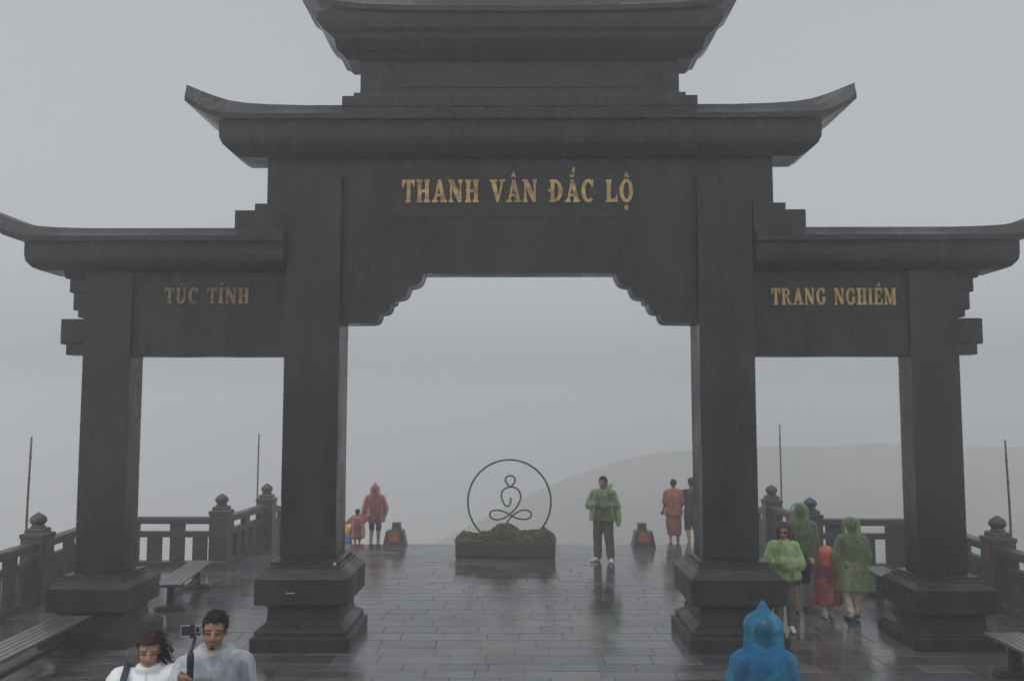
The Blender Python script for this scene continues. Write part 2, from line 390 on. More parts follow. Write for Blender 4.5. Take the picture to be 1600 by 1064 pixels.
# side lintels
for s in (-1, 1):
    x0, x1 = sorted((s * 3.24, s * 5.44))
    gstack('side_lintel', [(x0, x1, -0.15, 0.15, 3.888), (x0, x1, -0.15, 0.15, 5.09)])
    # frieze over the outer column with the stepped bracket and the beam end
    x0, x1 = sorted((s * 6.085, s * 6.46)); gstack('beam_end', [(x0, x1, -0.14, 0.14, 4.06), (x0, x1, -0.14, 0.14, 4.42)], bevel=0.02)
    x0, x1 = sorted((s * 6.085, s * 6.375)); gstack('beam_end', [(x0, x1, -0.13, 0.13, 3.91), (x0, x1, -0.13, 0.13, 4.058)])
    for xe, za, zb in ((6.235, 4.44, 4.54), (6.305, 4.543, 4.79), (6.365, 4.793, 4.99)):
        x0, x1 = sorted((s * 6.085, s * xe)); gstack('bracket', [(x0, x1, -0.12, 0.12, za), (x0, x1, -0.12, 0.12, zb)], bevel=0.015)
    x0, x1 = sorted((s * 5.9, s * 6.43)); gstack('bracket', [(x0, x1, -0.125, 0.125, 4.993), (x0, x1, -0.17, 0.17, 5.09)])
    # wing cornice
    def wr(xo, hy, z):
        a, b = sorted((s * 3.252, s * xo)); return (a, b, -hy, hy, z)
    gstack('cornice', [wr(6.70, 0.285, 5.083), wr(6.78, 0.36, 5.115), wr(6.835, 0.43, 5.19), wr(6.845, 0.45, 5.27), wr(6.85, 0.45, 5.455)])

def roof(name, stations, mat_=G):
    """stations: (x, z_ridge, z_eave, half-depth ridge, half-depth eave)"""
    bm = bmesh.new(); prev = None
    for x, zr, ze, hr, he in stations:
        lip = min(0.075, (zr - ze) * 0.6)
        sec = [(-he, ze), (-he, ze + lip), (-hr - (he - hr) * 0.45, ze + lip + (zr - ze - lip) * 0.45), (-hr, zr), (hr, zr), (hr + (he - hr) * 0.45, ze + lip + (zr - ze - lip) * 0.45), (he, ze + lip), (he, ze)]
        cur = [bm.verts.new((x, y_, z_)) for y_, z_ in sec]
        if prev:
            for i in range(8): bm.faces.new((prev[i], prev[(i + 1) % 8], cur[(i + 1) % 8], cur[i]))
        else: bm.faces.new(cur[::-1])
        prev = cur
    bm.faces.new(prev)
    return from_bm(name, bm, mat_, gate)
def mirror_st(st): return [(-a, *r) for a, *r in reversed(st)] + list(st)
for s in (-1, 1):                                            # wing roofs
    st = [(3.251, 5.68, 5.452, 0.28, 0.52), (6.0, 5.68, 5.452, 0.28, 0.52), (6.45, 5.69, 5.455, 0.29, 0.52), (6.72, 5.705, 5.46, 0.31, 0.53), (6.92, 5.735, 5.478, 0.35, 0.54),
          (7.08, 5.78, 5.53, 0.42, 0.55), (7.20, 5.84, 5.60, 0.47, 0.55), (7.28, 5.90, 5.67, 0.50, 0.55)]
    roof('roof', [(s * a, *r) for a, *r in st])
# second storey wall, plinth steps, cornice and roof
gstack('upper_wall', [(-3.575, 3.575, -0.182, 0.182, 5.46), (-3.575, 3.575, -0.182, 0.182, 6.70)])
for s in (-1, 1):
    x0, x1 = sorted((s * 3.255, s * 3.985)); gstack('plinth_step', [(x0, x1, -0.31, 0.31, 5.60), (x0, x1, -0.31, 0.31, 5.925)])
    x0, x1 = sorted((s * 3.255, s * 3.72)); gstack('plinth_step', [(x0, x1, -0.27, 0.27, 5.926), (x0, x1, -0.27, 0.27, 6.03)])
gstack('cornice', [cring(0, 3.94, 0.285, 6.687), cring(0, 4.06, 0.37, 6.765), cring(0, 4.15, 0.425, 6.84), cring(0, 4.19, 0.45, 6.93), cring(0, 4.20, 0.45, 7.17)])
roof('roof', mirror_st([(0.0001, 7.438, 7.167, 0.28, 0.52), (3.0, 7.438, 7.167, 0.28, 0.52), (3.55, 7.45, 7.168, 0.29, 0.52), (3.87, 7.465, 7.17, 0.31, 0.53), (4.1, 7.49, 7.175, 0.35, 0.54),
     (4.28, 7.53, 7.20, 0.42, 0.56), (4.44, 7.58, 7.275, 0.47, 0.57), (4.56, 7.625, 7.35, 0.50, 0.58), (4.635, 7.65, 7.405, 0.52, 0.58)]))
# third storey
gstack('plinth_step', [cring(0, 2.505, 0.33, 7.40), cring(0, 2.505, 0.33, 7.555)])
gstack('plinth_step', [cring(0, 2.35, 0.28, 7.556), cring(0, 2.35, 0.28, 7.62)])
gstack('upper_wall', [cring(0, 2.265, 0.235, 7.621), cring(0, 2.265, 0.235, 8.10)])
gstack('cornice', [cring(0, 2.45, 0.285, 8.094), cring(0, 2.52, 0.34, 8.17), cring(0, 2.58, 0.39, 8.20), cring(0, 2.60, 0.47, 8.325), cring(0, 2.68, 0.49, 8.40), cring(0, 2.76, 0.53, 8.46), cring(0, 2.84, 0.55, 8.57), cring(0, 2.83, 0.55, 8.70)])
roof('roof', mirror_st([(0.0001, 8.99, 8.66, 0.28, 0.60), (1.6, 9.0, 8.675, 0.28, 0.60), (2.2, 9.02, 8.70, 0.3, 0.60), (2.6, 9.06, 8.74, 0.34, 0.61), (2.82, 9.13, 8.80, 0.42, 0.62), (3.0, 9.22, 8.90, 0.50, 0.63), (3.12, 9.3, 9.0, 0.54, 0.63)]))
gstack('ridge_cap', [cring(0, 1.5, 0.24, 8.985), cring(0, 1.5, 0.2, 9.25)])

# lettering ----------------------------------------------------------------
def arc(cx, cy, rxo, ryo, rxi, ryi, a0, a1, n=14):
    qs = []
    for k in range(n):
        t0, t1 = R(a0 + (a1 - a0) * k / n), R(a0 + (a1 - a0) * (k + 1) / n)
        qs.append([(cx + rxo * math.cos(t0), cy + ryo * math.sin(t0)), (cx + rxo * math.cos(t1), cy + ryo * math.sin(t1)),
                   (cx + rxi * math.cos(t1), cy + ryi * math.sin(t1)), (cx + rxi * math.cos(t0), cy + ryi * math.sin(t0))])
    return ('strip', qs)
def rc(x0, y0, x1, y1): return ('poly', [(x0, y0), (x1, y0), (x1, y1), (x0, y1)])
def stem(x0, x1, o=0.07, top=True, bot=True):
    """upright with flared slab serifs"""
    p = []
    p += [(x0 - o, 0), (x1 + o, 0), (x1 + o, 0.07), (x1, 0.16)] if bot else [(x0, 0), (x1, 0)]
    p += [(x1, 0.84), (x1 + o, 0.93), (x1 + o, 1), (x0 - o, 1), (x0 - o, 0.93), (x0, 0.84)] if top else [(x1, 1), (x0, 1)]
    if bot: p += [(x0, 0.16), (x0 - o, 0.07)]
    return ('poly', p)
def PL(*p): return ('poly', list(p))
GL = {
 'I': (0.44, [stem(0.10, 0.34)]),
 'T': (0.80, [stem(0.29, 0.53, top=False), PL((0.0, 1), (0.02, 0.62), (0.09, 0.64), (0.15, 0.83), (0.29, 0.87), (0.53, 0.87), (0.65, 0.83), (0.72, 0.64), (0.79, 0.62), (0.81, 1))]),
 'H': (0.92, [stem(0.10, 0.34), stem(0.58, 0.82), rc(0.33, 0.43, 0.59, 0.57)]),
 'A': (0.94, [PL((0.36, 1), (0.58, 1), (0.88, 0.10), (0.61, 0.10), (0.44, 0.70)), PL((0.13, 0.10), (0.27, 0.10), (0.49, 0.80), (0.38, 0.93)), rc(0.22, 0.26, 0.68, 0.37),
              PL((-0.01, 0), (0.38, 0), (0.38, 0.07), (0.28, 0.13), (0.10, 0.13), (-0.01, 0.07)), PL((0.52, 0), (0.97, 0), (0.97, 0.07), (0.89, 0.13), (0.60, 0.13), (0.52, 0.07))]),
 'N': (0.98, [PL((0.03, 1), (0.33, 1), (0.85, 0.22), (0.85, 0), (0.66, 0), (0.10, 0.84)), stem(0.12, 0.25, top=False), stem(0.73, 0.86, 0.08, bot=False), rc(-0.01, 0.92, 0.2, 0.998)]),
 'V': (0.92, [PL((0.03, 0.94), (0.34, 0.94), (0.55, 0.24), (0.50, 0), (0.40, 0)), PL((0.45, 0.0), (0.53, 0.0), (0.84, 0.92), (0.69, 0.92)),
              PL((-0.05, 1), (-0.05, 0.93), (0.05, 0.88), (0.34, 0.88), (0.43, 0.93), (0.43, 1)), PL((0.57, 1), (0.57, 0.93), (0.66, 0.88), (0.86, 0.88), (0.97, 0.93), (0.97, 1))]),
 'U': (0.92, [PL((0.10, 0.34), (0.34, 0.34), (0.34, 0.84), (0.41, 0.93), (0.41, 1), (0.03, 1), (0.03, 0.93), (0.10, 0.84)), PL((0.66, 0.34), (0.79, 0.34), (0.79, 0.84), (0.88, 0.93), (0.88, 1), (0.57, 1), (0.57, 0.93), (0.66, 0.84)),
              arc(0.445, 0.35, 0.345, 0.37, 0.15, 0.21, 180, 360)]),
 'C': (0.84, [arc(0.46, 0.5, 0.44, 0.52, 0.19, 0.38, 48, 312), PL((0.66, 0.66), (0.78, 0.66), (0.79, 1.0), (0.72, 1.0), (0.60, 0.80))]),
 'G': (0.92, [arc(0.46, 0.5, 0.44, 0.52, 0.19, 0.38, 48, 330), PL((0.66, 0.66), (0.78, 0.66), (0.79, 1.0), (0.72, 1.0), (0.60, 0.80)), PL((0.60, 0.06), (0.84, 0.12), (0.84, 0.40), (0.92, 0.47), (0.50, 0.47), (0.60, 0.40))]),
 'O': (0.92, [arc(0.46, 0.5, 0.44, 0.52, 0.19, 0.37, 0, 360, 28)]),
 'D': (0.94, [stem(0.12, 0.36), arc(0.36, 0.5, 0.53, 0.499, 0.27, 0.37, -90, 90)]),
 'L': (0.78, [stem(0.10, 0.34, bot=False), PL((0.03, 0), (0.76, 0), (0.78, 0.36), (0.70, 0.36), (0.62, 0.16), (0.34, 0.14), (0.03, 0.08))]),
 'R': (0.96, [stem(0.10, 0.34), arc(0.36, 0.74, 0.42, 0.259, 0.19, 0.15, -90, 90), PL((0.40, 0.50), (0.60, 0.50), (0.86, 0.1), (0.98, 0.07), (0.98, 0), (0.68, 0))]),
 'E': (0.82, [stem(0.10, 0.34), PL((0.34, 0), (0.76, 0), (0.80, 0.35), (0.72, 0.35), (0.62, 0.14), (0.34, 0.12)), PL((0.34, 1), (0.74, 1), (0.76, 0.68), (0.69, 0.68), (0.60, 0.86), (0.34, 0.88)), PL((0.34, 0.44), (0.54, 0.44), (0.60, 0.34), (0.60, 0.68), (0.54, 0.56), (0.34, 0.56))]),
 'M': (1.16, [stem(0.12, 0.24, 0.1), stem(0.82, 1.04, 0.08), PL((0.05, 1), (0.32, 1), (0.62, 0.34), (0.57, 0.02), (0.50, 0.02), (0.16, 0.82)), PL((0.53, 0.02), (0.62, 0.02), (0.98, 0.80), (0.98, 1), (0.82, 1), (0.56, 0.3))]),
}
ACC = {
 'circ': [PL((0.30, 1.09), (0.40, 1.09), (0.46, 1.18), (0.53, 1.09), (0.63, 1.09), (0.51, 1.33), (0.42, 1.33))],
 'breve': [arc(0.46, 1.24, 0.17, 0.16, 0.09, 0.06, 180, 360, 8)],
 'acute_high': [PL((0.46, 1.30), (0.58, 1.30), (0.67, 1.52), (0.50, 1.52))],
 'acute': [PL((0.40, 1.10), (0.48, 1.10), (0.62, 1.30), (0.48, 1.30))],
 'tilde': [PL((0.02, 1.10), (0.08, 1.12), (0.16, 1.22), (0.26, 1.15), (0.38, 1.17), (0.46, 1.32), (0.38, 1.30), (0.30, 1.25), (0.18, 1.34), (0.08, 1.28))],
 'dot': [arc(0.46, -0.24, 0.12, 0.12, 0.0, 0.0, 0, 360, 14)],
 'bar': [rc(-0.04, 0.44, 0.24, 0.57)],
}
def glyph(name, pieces, x, sx, z0, sz, yfront, parent, gm='gold'):
    bm = bmesh.new(); i = 0
    for kind, data in pieces:
        dep = yfront - 0.03 - 0.0012 * i; i += 1
        def V(p, y): return bm.verts.new((x + p[0] * sx, y, z0 + p[1] * sz))
        if kind == 'poly':
            f = [V(p, dep) for p in data]; b = [V(p, yfront + 0.01) for p in data]; n = len(f)
            bm.faces.new(f)
            for k in range(n): bm.faces.new((f[k], f[(k + 1) % n], b[(k + 1) % n], b[k]))
        else:
            for q in data:
                same = abs(q[2][0] - q[3][0]) < 1e-6 and abs(q[2][1] - q[3][1]) < 1e-6
                if same: q = q[:3]
                f = [V(p, dep) for p in q]; b = [V(p, yfront + 0.01) for p in q]
                bm.faces.new(f); bm.faces.new((f[0], f[1], b[1], b[0]))
                if not same: bm.faces.new((f[2], f[3], b[3], b[2]))
    bmesh.ops.remove_doubles(bm, verts=bm.verts, dist=1e-5)
    return from_bm(name, bm, M[gm], parent)
def text_width(word): return sum((GL[g][0] + 0.10) if g != ' ' else 0.62 for g, *_ in word)
def lettering(word, x0, x1, z0, z1, yfront, parent, gm):
    sx = (x1 - x0) / text_width(word); sz = z1 - z0; x = x0
    for g, *acc in word:
        if g == ' ': x += 0.62 * sx; continue
        wd, pieces = GL[g]
        glyph('letter', pieces + (ACC['bar'] if 'bar' in acc else []), x, sx, z0, sz, yfront, parent, gm)
        for a in acc:
            if a != 'bar': glyph('accent_mark', ACC[a], x, sx, z0, sz, yfront, parent, gm)
        x += (wd + 0.10) * sx
def sign(word, px0, px1, pz0, pz1, tx0, tx1, tz0, tz1, yf, gm='gold'):
    fr = 0.03
    p = gstack('sign_panel', [(px0, px1, yf - 0.006, yf + 0.02, pz0), (px0, px1, yf - 0.006, yf + 0.02, pz1)], gate, M['granite_panel'], 0)
    bm = bmesh.new()
    for (a, b, c, d) in ((px0 - fr, px1 + fr, pz1, pz1 + fr), (px0 - fr, px1 + fr, pz0 - fr, pz0), (px0 - fr, px0, pz0 + .001, pz1 - .001), (px1, px1 + fr, pz0 + .001, pz1 - .001)):
        bx(bm, a, b, yf - 0.011, yf + 0.02, c, d)
    from_bm('panel_frame', bm, G, p)
    lettering(word, tx0, tx1, tz0, tz1, yf - 0.006, p, gm)
W1 = [('T',), ('H',), ('A',), ('N',), ('H',), (' ',), ('V',), ('A', 'circ'), ('N',), (' ',), ('D', 'bar'), ('A', 'breve', 'acute_high'), ('C',), (' ',), ('L',), ('O', 'circ', 'dot')]
W2 = [('T',), ('U', 'acute'), ('C',), (' ',), ('T',), ('I', 'tilde'), ('N',), ('H',)]
W3 = [('T',), ('R',), ('A',), ('N',), ('G',), (' ',), ('N',), ('G',), ('H',), ('I',), ('E', 'circ'), ('M',)]
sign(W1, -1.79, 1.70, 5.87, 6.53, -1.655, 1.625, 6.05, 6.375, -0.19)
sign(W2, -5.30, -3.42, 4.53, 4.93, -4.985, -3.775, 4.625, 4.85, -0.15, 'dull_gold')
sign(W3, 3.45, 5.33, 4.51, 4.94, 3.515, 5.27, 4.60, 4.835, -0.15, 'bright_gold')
# carved relief on the third storey wall: proud frame and scrolls
gstack('relief_panel', [(-1.75, 1.75, -0.247, -0.2, 7.70), (-1.75, 1.75, -0.247, -0.2, 8.05)], gate, M['granite_panel'], 0.004)
# small pale chip on the left pedestal
bm = bmesh.new(); tube(bm, [(-3.06, -0.693, 0.755), (-3.02, -0.695, 0.745), (-2.97, -0.695, 0.752), (-2.95, -0.694, 0.744)], 0.008, 6)
from_bm('pale_chip', bm, M['paper'], gate)
bm = bmesh.new(); bmesh.ops.create_icosphere(bm, subdivisions=2, radius=0.026)
for v in bm.verts: v.co *= 1 + 0.25 * noise.noise(v.co * 40)
o = from_bm('paper_scrap', bm, M['paper']); o.location = (-2.455, 11.99, 1.098)
tag(o, 'small crumpled white paper scrap on the ledge of the left inner pedestal', 'paper scrap')

# ------------------------------------------------------------------ balustrades
RS = M['rail_stone']
def post(x, y, z=0, h=1.47, red=0, lab='', rz=0.0):
    t = empty('balustrade_post', (x, y, z), rz, lab, 'stone post', 'balustrade posts round the terrace')
    k = h / 1.47
    bm = bmesh.new()
    stack(bm, [cring(0, 0.195, 0.195, -0.01), cring(0, 0.195, 0.195, 0.13 * k), cring(0, 0.185, 0.185, 0.14 * k), cring(0, 0.185, 0.185, 1.06 * k), cring(0, 0.20, 0.20, 1.075 * k), cring(0, 0.20, 0.20, 1.13 * k), cring(0, 0.145, 0.145, 1.145 * k), cring(0, 0.145, 0.145, 1.20 * k), cring(0, 0.125, 0.125, 1.22 * k)])
    from_bm('post_shaft', bm, RS, t, bevel=0.008)
    bm = bmesh.new()
    lathe(bm, [(0.11, 1.215 * k), (0.115, 1.245 * k), (0.085, 1.265 * k), (0.105, 1.285 * k), (0.132, 1.325 * k), (0.134, 1.355 * k), (0.115, 1.395 * k), (0.075, 1.43 * k), (0.03, 1.455 * k), (0.008, 1.47 * k)], 20)
    from_bm('finial', bm, RS, t, smooth=True)
    if red:
        s = red; x0, x1 = sorted((s * 0.187, s * 0.20))
        box('red_plate', x0, x1, -0.13, 0.10, 0.78 * k, 1.03 * k, M['red_plate'], t, bevel=0.004)
    return t

def fence(p, q, lab, zp=0.0, zq=0.0, pitch=0.44, trim=0.19):
    p, q = Vector(p), Vector(q); L = (q - p).length; ang = math.atan2(q.y - p.y, q.x - p.x)
    t = empty('stone_balustrade', (p.x, p.y, 0), ang, lab, 'balustrade', 'stone balustrade runs round the terrace')
    a, b = trim, L - trim
    def zz(u): return zp + (zq - zp) * u / L
    def bar(name, u0, u1, w, z0, z1, bev=0.006):
        bm = bmesh.new(); v = []
        for u, yy, z in ((u0, -w, z0), (u1, -w, z0), (u1, w, z0), (u0, w, z0), (u0, -w, z1), (u1, -w, z1), (u1, w, z1), (u0, w, z1)): v.append(bm.verts.new((u, yy, z + zz(u))))
        for f in ((0, 3, 2, 1), (4, 5, 6, 7), (0, 1, 5, 4), (1, 2, 6, 5), (2, 3, 7, 6), (3, 0, 4, 7)): bm.faces.new([v[i] for i in f])
        return from_bm(name, bm, RS, t, bevel=bev)
    bar('top_rail', a, b, 0.10, 0.868, 1.0, 0.02)
    bar('mid_rail', a, b, 0.065, 0.60, 0.715)
    bar('base_rail', a, b, 0.11, -0.02, 0.12)
    n = max(1, round((b - a) / pitch)); st = (b - a) / n; sw = st * 0.61
    for i in range(n):
        u = a + (i + 0.5) * st
        bar('slat', u - sw / 2, u + sw / 2, 0.042, 0.118, 0.602, 0)
        if i % 2 == 0: bar('rail_block', u - sw / 2, u + sw / 2, 0.052, 0.713, 0.87, 0)
    return t

# left side
post(-7.75, 10.9, lab='stone post of the left balustrade nearest the stairs behind the camera')
post(-7.93, 14.78, red=1, lab='lotus-topped stone post at far left with a thin pole beside its finial')
post(-8.27, 18.22, lab='corner stone post hidden behind the left outer gate column')
post(-6.05, 18.22, lab='lotus-topped stone post at the inner end of the left cross balustrade beside the bench')
post(-5.87, 20.82, lab='lotus-topped stone post with a thin pole at the head of the stairs, left side')
post(-5.87, 25.0, -0.64, lab='stone post lower down the stairs on the left side')
fence((-7.55, 7.0), (-7.75, 10.9), 'left stone balustrade run closest to the camera, beside the foreground bench')
fence((-7.75, 10.9), (-7.93, 14.78), 'left stone balustrade run at the photo edge, before the post with the red plate')
fence((-7.93, 14.78), (-8.27, 18.22), 'left stone balustrade run passing behind the left outer gate column')
fence((-8.27, 18.22), (-6.05, 18.22), 'stone balustrade run facing the camera behind the left side opening')
fence((-6.05, 18.22), (-5.87, 20.82), 'left stone balustrade run between the bench end and the head of the stairs')
fence((-5.87, 20.82), (-5.87, 25.0), 'left stone balustrade run sloping down with the stairs', 0, -0.64)
# right side
post(7.45, 10.7, lab='stone post of the right balustrade nearest the stairs behind the camera')
post(7.62, 14.45, red=-1, lab='lotus-topped stone post at far right with a thin pole beside its finial')
post(7.95, 18.03, lab='corner stone post hidden behind the right outer gate column')
post(5.80, 18.03, h=1.42, lab='lotus-topped stone post behind the man in the hooded green poncho')
post(5.74, 20.55, lab='lotus-topped stone post with a thin pole at the head of the stairs, right side')
post(5.74, 24.8, -0.64, lab='stone post lower down the stairs on the right side')
fence((7.45, 10.7), (7.25, 7.0), 'right stone balustrade run closest to the camera, beside the foreground bench')
fence((7.62, 14.45), (7.45, 10.7), 'right stone balustrade run at the photo edge, before the post with the red plate')
fence((7.95, 18.03), (7.62, 14.45), 'right stone balustrade run passing behind the right outer gate column')
fence((5.80, 18.03), (7.95, 18.03), 'stone balustrade run facing the camera behind the right side opening', pitch=0.62)
fence((5.74, 20.55), (5.80, 18.03), 'right stone balustrade run between the two posts behind the walking family')
fence((5.74, 24.8), (5.74, 20.55), 'right stone balustrade run sloping down with the stairs', -0.64, 0)

def pole(x, y, z1, lean, lab):
    bm = bmesh.new()
    pts = [(x + lean * (z - 0.5), y + 0.01 * math.sin(z * 3), z) for z in [0.0 + k * z1 / 8 for k in range(9)]]
    tube(bm, pts, 0.022, 8, 0.016)
    for k in (2, 3, 4, 5, 6, 7): tube(bm, [(pts[k][0], pts[k][1], pts[k][2] - 0.012), (pts[k][0], pts[k][1], pts[k][2] + 0.012)], 0.0235, 8)
    o = from_bm('thin_pole', bm, M['bamboo'], smooth=True); tag(o, lab, 'pole', 'thin poles tied to the posts')
pole(-8.165, 14.85, 2.70, 0.008, 'thin upright bamboo pole beside the far left balustrade post')
pole(-6.10, 20.86, 2.62, 0.0, 'thin upright bamboo pole beside the post at the stairs, left side')
pole(5.975, 20.6, 2.84, 0.002, 'thin upright bamboo pole beside the post at the stairs, right side')
pole(7.86, 14.5, 2.66, -0.012, 'thin upright bamboo pole beside the far right balustrade post')

# ------------------------------------------------------------------ benches
def bench(x, y, rz, length, lab, width=0.40):
    t = empty('slatted_bench', (x, y, 0), rz, lab, 'bench', 'slatted benches along the balustrades')
    n = 5; wd = width / n
    for i in range(n):
        box('seat_slat', -width / 2 + i * wd + 0.006, -width / 2 + (i + 1) * wd - 0.006, 0, length, 0.415, 0.45, M['bench_wood'], t, bevel=0.006)
    for v in (0.28, length - 0.28):
        bm = bmesh.new()
        bx(bm, -width / 2 + 0.01, width / 2 - 0.01, v - 0.05, v + 0.05, 0.36, 0.414)
        bx(bm, -0.055, 0.055, v - 0.055, v + 0.055, 0.06, 0.362)
        stack(bm, [(-0.24, 0.24, v - 0.07, v + 0.07, 0.0), (-0.24, 0.24, v - 0.07, v + 0.07, 0.04), (-0.17, 0.17, v - 0.06, v + 0.06, 0.075)])
        from_bm('leg', bm, M['bench_iron'], t, bevel=0.006)
    box('stretcher', -0.03, 0.03, 0.335, length - 0.335, 0.14, 0.20, M['bench_iron'], t, bevel=0.004)
bench(-5.47, 14.0, R(7), 2.3, 'slatted bench behind the left side opening, between pedestal and cross balustrade')
bench(-5.78, 9.0, R(1.5), 2.9, 'wet slatted bench in the lower left corner in front of the left outer pedestal', 0.46)
bench(6.02, 13.4, R(-3), 2.4, 'slatted bench half hidden behind the right outer pedestal')
bench(5.80, 8.3, R(-1), 2.8, 'slatted bench in the lower right corner in front of the right outer pedestal', 0.46)

# ------------------------------------------------------------------ centre: hedge planter, ring sculpture, lantern boxes
hp = empty('hedge_planter', (-0.31, 19.75, 0), 0, 'low clipped hedge in a stone planter below the big metal ring', 'hedge')
box('planter_base', -1.075, 1.075, -0.44, 0.44, -0.005, 0.37, M['planter'], hp, bevel=0.06)
def hedge_top(x, y):
    e = (min(1, (1.1 - abs(x)) / 0.16)) ** 0.5 if abs(x) < 1.1 else 0
    z = 0.44 + 0.07 * noise.noise(Vector((x * 3.1, y * 3, 0.7))) + 0.03 * noise.noise(Vector((x * 9, y * 9, 2)))
    z += 0.15 * math.exp(-((x + 0.0) / 0.26) ** 4) + 0.09 * math.exp(-((x - 0.86) / 0.1) ** 2) + 0.03 * (x > -0.5) - 0.05 * max(0, -x - 0.5)
    return z * (0.75 + 0.25 * e)
bm = bmesh.new(); grid = {}
NX, NY = 44, 12
for i in range(NX + 1):
    for j in range(NY + 1):
        x = -1.04 + 2.08 * i / NX; y = -0.40 + 0.80 * j / NY
        edge = min(1, (0.40 - abs(y)) / 0.12 + 0.25)
        grid[i, j] = bm.verts.new((x, y, 0.33 + (hedge_top(x, y) - 0.36) * edge ** 0.6))
for i in range(NX):
    for j in range(NY): bm.faces.new((grid[i, j], grid[i + 1, j], grid[i + 1, j + 1], grid[i, j + 1]))
low = {}
def lowv(k):
    if k not in low: low[k] = bm.verts.new((grid[k].co.x, grid[k].co.y, 0.35))
    return low[k]
per = [(i, 0) for i in range(NX)] + [(NX, j) for j in range(NY)] + [(i, NY) for i in range(NX, 0, -1)] + [(0, j) for j in range(NY, 0, -1)]
for a, b in zip(per, per[1:] + per[:1]): bm.faces.new((grid[a], lowv(a), lowv(b), grid[b]))
from_bm('hedge_core', bm, M['hedge_core'], hp)
vs, fs = [], []
def leaf(c, nrm, s):
    t = nrm.cross(Vector((random.gauss(0, 1), random.gauss(0, 1), random.gauss(0, 1)))).normalized(); u = nrm.cross(t)
    n0 = len(vs)
    tip = nrm * s * random.uniform(-0.3, 0.6)
    vs.extend([tuple(c - t * s), tuple(c + u * s * 0.5), tuple(c + t * s + tip), tuple(c - u * s * 0.5)]); fs.append((n0, n0 + 1, n0 + 2, n0 + 3))
for k in range(13000):
    if random.random() < 0.75:
        x, y = random.uniform(-1.06, 1.06), random.uniform(-0.42, 0.42); z = hedge_top(x, y) + random.uniform(-0.035, 0.02)
        if abs(y) > 0.32: z -= (abs(y) - 0.32) * 0.6
        nrm = Vector((random.gauss(0, 0.5), random.gauss(0, 0.5), 1)).normalized()
    else:
        sgn = random.random()
        if sgn < 0.62: x, y = random.uniform(-1.07, 1.07), -0.42 + random.uniform(-0.02, 0.02); nrm = Vector((random.gauss(0, .5), -1, random.gauss(0.2, .5))).normalized()
        else: x, y = random.choice((-1, 1)) * (1.06 + random.uniform(-0.02, 0.02)), random.uniform(-0.42, 0.42); nrm = Vector((math.copysign(1, x), random.gauss(0, .5), random.gauss(0.2, .5))).normalized()
        z = random.uniform(0.335, max(0.38, hedge_top(x, y) - 0.02))
    leaf(Vector((x, y, z)), nrm, random.uniform(0.015, 0.034))
me = bpy.data.meshes.new('foliage'); me.from_pydata(vs, [], fs)
tag(link_mesh('foliage', me, M['hedge'], hp), kind='stuff')

rs = empty('ring_sculpture', (-0.228, 19.72, 0), 0, 'thin dark metal ring with a one-line seated meditating figure inside', 'sculpture')
k = 1 / 4.433 / 70.6; zc = 1.162
def zp(x, y): return ((x - 688) * k, 0, zc - (y - 481) * k)
bm = bmesh.new()
Rr = 285 * k
tube(bm, [(Rr * math.sin(R(a)), 0, zc + Rr * math.cos(R(a))) for a in range(-146, 147, 4)], 0.021, 8)
from_bm('ring', bm, M['iron'], rs, smooth=True)
bm = bmesh.new()
line = [(697, 452), (697, 480), (688, 503), (672, 511), (655, 500), (640, 470), (633, 435), (645, 402), (668, 387), (694, 381), (724, 385), (750, 402), (765, 435), (762, 470), (742, 512), (712, 546), (684, 570), (650, 592),
        (610, 602), (574, 597), (554, 575), (562, 549), (595, 538), (635, 543), (672, 558), (705, 577), (745, 594), (790, 600), (826, 592), (839, 568), (824, 545), (792, 537), (755, 545), (720, 566), (690, 595), (672, 622), (660, 655), (655, 700)]
tube(bm, smooth_path([zp(*p) for p in line], 5), 0.019, 8)
head = [(694, 379), (673, 360), (661, 338), (668, 314), (694, 304), (720, 314), (727, 338), (716, 360)]
tube(bm, smooth_path([zp(*p) for p in head], 5, True), 0.019, 8)
from_bm('seated_figure', bm, M['iron'], rs, smooth=True)

def lantern(x, y, flip, lab):
    t = empty('stone_marker', (x, y, 0), 0, lab, 'marker block', 'dark blocks flanking the head of the stairs')
    bm = bmesh.new(); stack(bm, [cring(0, 0.27, 0.24, 0.0), cring(0, 0.255, 0.22, 0.06), cring(0, 0.20, 0.17, 0.36)])
    from_bm('block', bm, M['black_box'], t, bevel=0.01)
    bm = bmesh.new(); x0 = flip * 0.03; stack(bm, [cring(x0, 0.115, 0.13, 0.355), cring(x0, 0.09, 0.10, 0.50), cring(x0, 0.10, 0.11, 0.515), cring(x0, 0.095, 0.10, 0.54)])
    from_bm('top_block', bm, M['black_box'], t, bevel=0.008)
    bm = bmesh.new()
    a = [bm.verts.new(p) for p in ((-0.13, -0.232, 0.11), (0.13, -0.232, 0.11), (0.125, -0.19, 0.33), (-0.125, -0.19, 0.33), (-0.13, -0.2, 0.11), (0.13, -0.2, 0.11), (0.125, -0.155, 0.33), (-0.125, -0.155, 0.33))]
    for f in ((0, 3, 2, 1), (4, 5, 6, 7), (0, 1, 5, 4), (1, 2, 6, 5), (2, 3, 7, 6), (3, 0, 4, 7)): bm.faces.new([a[i] for i in f])
    from_bm('orange_panel', bm, M['orange'], t, bevel=0.006)
lantern(-2.92, 21.15, 1, 'black tapered block with an orange panel, left of the hedge at the stair head')
lantern(2.88, 21.1, -1, 'black tapered block with an orange panel, right of the hedge beside the monk')

